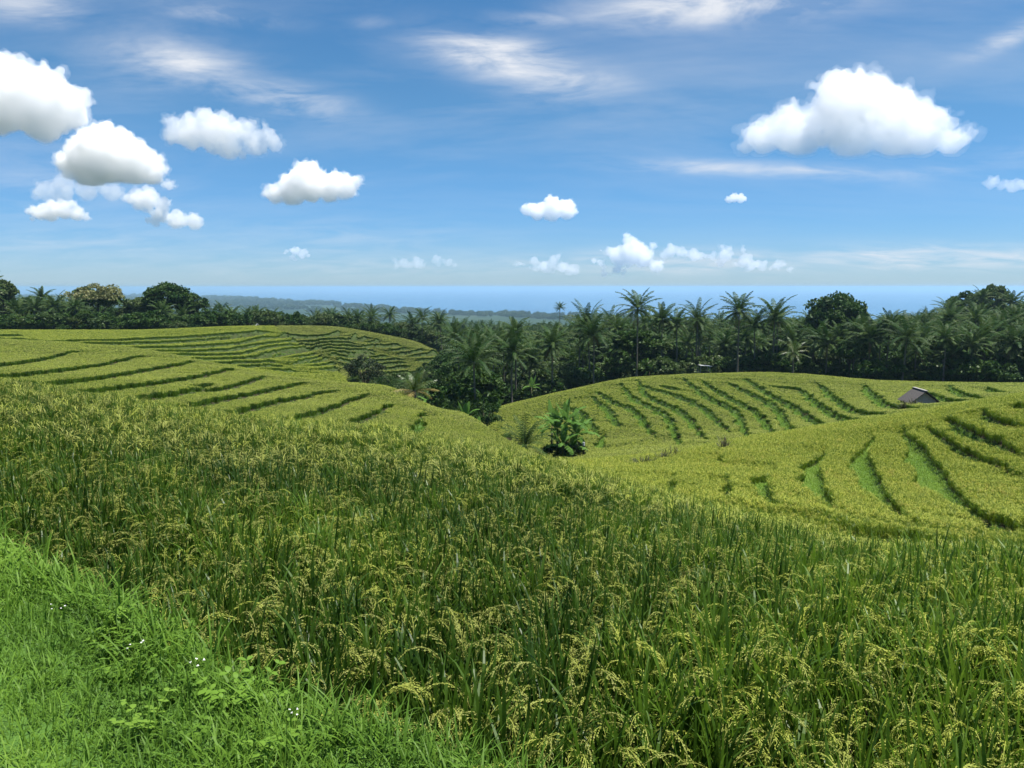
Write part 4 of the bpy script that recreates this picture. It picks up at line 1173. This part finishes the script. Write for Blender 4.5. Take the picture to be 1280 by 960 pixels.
# white topped stake by the banana clump
p = at(729.5, 571, 73.5); zb = gz(p.x, p.y); o = empty('stake', (p.x, p.y, zb))
g = Geo(); tube(g, [(0, 0, 0), (0, 0, 1.35)], [.12, .10], 7); g.obj('post', [M_TIMBER], o)
g = Geo(); tube(g, [(0, 0, 1.352), (0, 0, 1.66)], [.14, .12], 7); g.obj('white_cap', [M_WHITE], o)
tag(o, 'dark stake with a white top at the right foot of the banana clump', 'stake')

def banana(px, py, Y, H, label, seed, nl=9, L=2.1, group=None, upright=.5):
    rs = np.random.default_rng(seed); p = at(px, py, Y); zb = gz(p.x, p.y)
    o = empty('banana_plant', (p.x, p.y, zb - .05), rs.uniform(0, 6))
    g = Geo(); tube(g, [(0, 0, 0), (.04, .02, H * .5), (.0, .05, H)], [.15, .12, .07], 8); g.obj('stem', [M_BSTEM], o, True)
    g = Geo()
    for k in range(nl):
        t = k / max(1, nl - 1); el = math.radians(86 - 70 * t + rs.normal(0, 6)); az = k * 2.4 + rs.uniform(-.3, .3)
        l = L * rs.uniform(.8, 1.15); n = 12
        pts, s_ = arc((0, .05, H - .1), (math.cos(az) * math.cos(el), math.sin(az) * math.cos(el), math.sin(el)), l, n, (rs.uniform(.1, .35) if k < 3 else rs.uniform(.5, 1.0) + 1.0 * t), rs)
        ww = .30 * rs.uniform(.8, 1.15)
        for sg in (-1, 1):                                    # the two halves of the blade, torn into strips along the veins
            prev = None
            for i in range(2, n):
                f0 = (i - 2) / (n - 2); f1 = (i - 1) / (n - 2)
                w0 = ww * math.sin(math.pi * (.08 + .88 * f0)) ** .6; w1 = ww * math.sin(math.pi * (.08 + .88 * f1)) ** .6
                dz = np.array([0, 0, -.12 - rs.uniform(0, .35) * (t + .1)])
                a, b = pts[i], pts[i + 1] if i + 1 <= n else pts[i]
                g.add([a, b - (b - a) * .03, b + s_ * sg * w1 + dz * w1 * 2 - (b - a) * rs.uniform(0, .25), a + s_ * sg * w0 + dz * w0 * 2], quads=[(0, 1, 2, 3)])
        ribbon(g, pts, np.linspace(.035, .006, n + 1), np.array([-s_[1], s_[0], 0]) * .3 + s_ * .7, 0)
    g.obj('leaves', [M_BANANA], o)
    return tag(o, label, 'banana plant', group)

banana(708, 568, 74.5, 3.78, 'tallest banana plant in the clump, with a bright upright middle leaf', 11, 14, 2.6)
banana(697, 566, 75.5, 3.07, 'banana plant with drooping leaves on the left side of the clump', 12, 14, 2.4)
banana(720, 566, 75.0, 2.48, 'banana plant with ragged leaves on the right side of the clump', 13, 14, 2.4)
banana(703, 571, 73.5, 1.65, 'short dark leaved banana plant at the front foot of the clump', 14, 9, 2.2)
banana(714, 570, 73.8, 1.30, 'low bright banana sucker at the front right foot of the clump', 15, 9, 2.0)
banana(690, 560, 79, 3.42, 'banana plant with a long leaf thrown up, behind the clump', 16, 11, 2.5)
banana(581, 520, 84, 1.2, 'low banana plant on the rim of the gully below the wood', 17, 9, 2.0)
banana(596, 524, 86, .8, 'low banana plant furthest right on the rim of the gully', 18, 8, 1.8)
banana(536, 484, 106, 1.8, 'pale leaved banana plant in the gully behind the left spur', 19, 9, 2.3)
banana(553, 488, 104, 1.9, 'banana plant beside the pale one in the gully', 20, 9, 2.3)
banana(664, 500, 139, 2.6, 'light green banana plant at the foot of the dark wood above the clump', 21, 8, 2.4)
banana(812, 466, 154, 1.8, 'yellowish banana plant just right of the tall lone palm trunk', 22, 7, 2.6)
banana(652, 498, 143, 1.6, 'small banana plant in the shade under the front palms', 23, 8, 2.0)

def young_palm(px, py, Y, L, nf, label, seed, mats, h=.4, up=84, lo=5, yellow=0):
    rs = np.random.default_rng(seed); p = at(px, py, Y); zb = gz(p.x, p.y)
    o = empty('young_palm', (p.x, p.y, zb - .05))
    g = Geo(); tube(g, [(0, 0, 0), (0, 0, h)], [.22, .16], 8); g.obj('trunk', [M_PTRUNK], o, True)
    g = Geo(); gd = Geo()
    for k in range(nf):
        t = k / (nf - 1); el = math.radians(up - (up - lo) * t + rs.normal(0, 5))
        tgt = gd if (yellow and t > 1 - yellow) else g
        frond(tgt, L * rs.uniform(.8, 1.1), el, k * 2.4 + rs.normal(0, .2), rs, rs.uniform(.6, 1.1), 20, .035, .5, 0, (0, 0, h - .05))
    g.obj('crown', mats, o)
    if gd.n: gd.obj('dead_frond', [foliage_mat('yellowed_frond', (.30, .24, .07), (.26, .18, .07), (.2, .2, .06), .25)], o)
    return tag(o, label, 'palm')
young_palm(656, 553, 70, 3.0, 24, 'young stemless coconut palm left of the banana clump', 31, [M_PALM], 1.2, 84, -5)
young_palm(518, 501, 78, 2.6, 18, 'young coconut palm with yellowed drooping fronds on the rim of the left spur', 32, [M_PALM_Y], 1.2, 84, -5, .35)
young_palm(576, 500, 100, 3.6, 24, 'big low coconut palm filling the gully left of the wood', 33, [M_PALM], 1.4, 84, -15)
young_palm(672, 470, 146, 3.0, 18, 'low coconut palm between two bare trunks of the front row', 34, [M_PALM], 2.0, 84, -10)

def bush(name, px, py, Y, R, H, label, seed, mat, leaf=.11, nb=30, nper=70, cat='bush', stem=True):
    p = at(px, py, Y); zb = gz(p.x, p.y); rs = np.random.default_rng(seed)
    o = empty(name, (p.x, p.y, zb - .05))
    me = broad_crown(seed, R, H * .85, nb, leaf, nper, mats=[mat]); child('foliage', me, o, (0, 0, H * .15))
    g = Geo()
    for i in range(7):
        a = i * .9; tube(g, [(0, 0, 0), (math.cos(a) * R * .2, math.sin(a) * R * .2, H * .4), (math.cos(a) * R * .5, math.sin(a) * R * .5, H * .75)], [.06 * H / 3, .04 * H / 3, .015], 5)
    g.obj('branches', [M_BARK], o)
    return tag(o, label, cat)
bush('dark_bush', 457, 478, 122, 2.9, 5.4, 'dark bush standing against the green terraces left of the gully', 41, M_DARKL, .16, 46, 90)
bush('small_tree', 345, 413, 203, .9, 3.0, 'single small brown bush on the left hill crest near the white roof', 42, M_DARKL, .12, 16, 50)
M_WEEDB = foliage_mat('weed_blade', (.045, .062, .020), (.065, .070, .028), (.085, .070, .035), .3)
def weed_tuft(px, py, Y, R, H, label, seed, n=70):
    p = at(px, py, Y); rs = np.random.default_rng(seed); g = Geo(); gs = Geo()
    o = empty('weed_tuft', (p.x, p.y, gz(p.x, p.y) - .02))
    for k in range(n):
        b = np.array([rs.normal(0, R * .45), rs.normal(0, R * .45), 0]); a = rs.uniform(0, 6.28); li = rs.uniform(.1, .8)
        pts, s_ = arc(b, (math.cos(a) * li, math.sin(a) * li, 1), H * rs.uniform(.6, 1.2), 5, rs.uniform(.3, 1.6), rs)
        ribbon(g, pts, taper(6, .022), s_)
    for k in range(6):
        a = rs.uniform(0, 6.28); tube(gs, [(0, 0, 0), (math.cos(a) * R * .4, math.sin(a) * R * .4, H * .9)], [.014, .006], 5)
    g.obj('blades', [M_WEEDB], o); gs.obj('stalks', [M_BARK], o)
    return tag(o, label, 'weed')
weed_tuft(804, 590, 44, .5, .95, 'widest dark weed tuft on the left flank of the right hillside', 43, 130)
weed_tuft(830, 583, 46, .25, 1.0, 'narrow dark weed tuft second from left on the right hillside', 44)
weed_tuft(843, 580, 47, .3, 1.0, 'weed tuft third from left on the right hillside', 45)
weed_tuft(904, 570, 48, .25, 1.2, 'lone dark weed tuft near the ridge of the right hillside', 46)
weed_tuft(1131, 509, 76.5, .4, 1.2, 'dark weed tuft left of the two in front of the hut', 47, 110)
weed_tuft(1142, 511, 76.0, .4, 1.1, 'dark weed tuft right of the two in front of the hut', 48, 110)
bush('gully_bush', 500, 487, 112, 2.2, 2.6, 'low green bush in the gully behind the left spur', 49, M_LEAF2, .14, 30, 80)
bush('gully_bush', 606, 505, 100, 2.6, 4.6, 'dark green bush at the left foot of the wood beside the middle hill', 50, M_LEAF, .15, 34, 90)
bush('gully_bush', 556, 474, 128, 3.0, 6.5, 'tall green bush left of the front palms over the gully', 51, M_LEAF, .17, 40, 100)

bush('leafy_bush', 716, 571, 74.2, 1.5, 1.7, 'bright leafy bush filling the right foot of the banana clump', 52, M_LEAF2, .12, 30, 80)
bush('leafy_bush', 697, 568, 75.6, 1.4, 1.6, 'dark leafy bush filling the left foot of the banana clump', 53, M_LEAF, .12, 30, 80)

# white wild flowers along the edge of the road bank
M_PETAL = simple_mat('white_petal', (.82, .82, .78), (.7, .7, .66), 30, .6)
rs = np.random.default_rng(5); g = Geo()
tube(g, [(0, 0, 0), (.01, 0, .15), (.0, .015, .30)], [.0025, .002, .0015], 5); stem_me = g.mesh('stem', [M_GRASS])
g = Geo()
for h in range(4):
    c = np.array([rs.normal(0, .03), rs.normal(0, .03), .30 + rs.uniform(-.02, .02)])
    for k in range(7):
        a = k * .9; d = np.array([math.cos(a), math.sin(a), rs.uniform(-.3, .9)]) * .0048; s_ = np.array([-math.sin(a), math.cos(a), 0]) * .002
        g.add([c, c + d * .6 - s_, c + d, c + d * .6 + s_], quads=[(0, 1, 2, 3)])
head_me = g.mesh('flower_head', [M_PETAL])
first = None
for px, py in [(238, 804), (72, 722), (172, 768), (360, 850)]:
    s = s_of_row(py + 40); Y = 1.35 / -s; x0 = u_of_px(px, py + 40) * Y
    o = empty('wild_flower', (x0, Y, gz(x0, Y) - .01), rs.uniform(0, 6), rs.uniform(.7, 1.1)); child('stem', stem_me, o); child('flower_head', head_me, o)
    tag(o, 'tiny white wild flower on the edge of the grassy road bank', 'flower', 'white wild flowers on the road bank')
# ------------------------------------------------------------------ the air between: one even box of haze
m, nt, out = new_mat('haze_air')
v = nt.nodes.new('ShaderNodeVolumePrincipled'); v.inputs['Color'].default_value = (.47, .72, .93, 1)
v.inputs['Density'].default_value = .00010; v.inputs['Anisotropy'].default_value = .2
nt.links.new(v.outputs[0], out.inputs['Volume']); m.cycles.homogeneous_volume = True
hg = Geo(); box(hg, (-91000, -60, -140), (91000, 61000, 16))
tag(hg.obj('haze', m), kind='stuff')
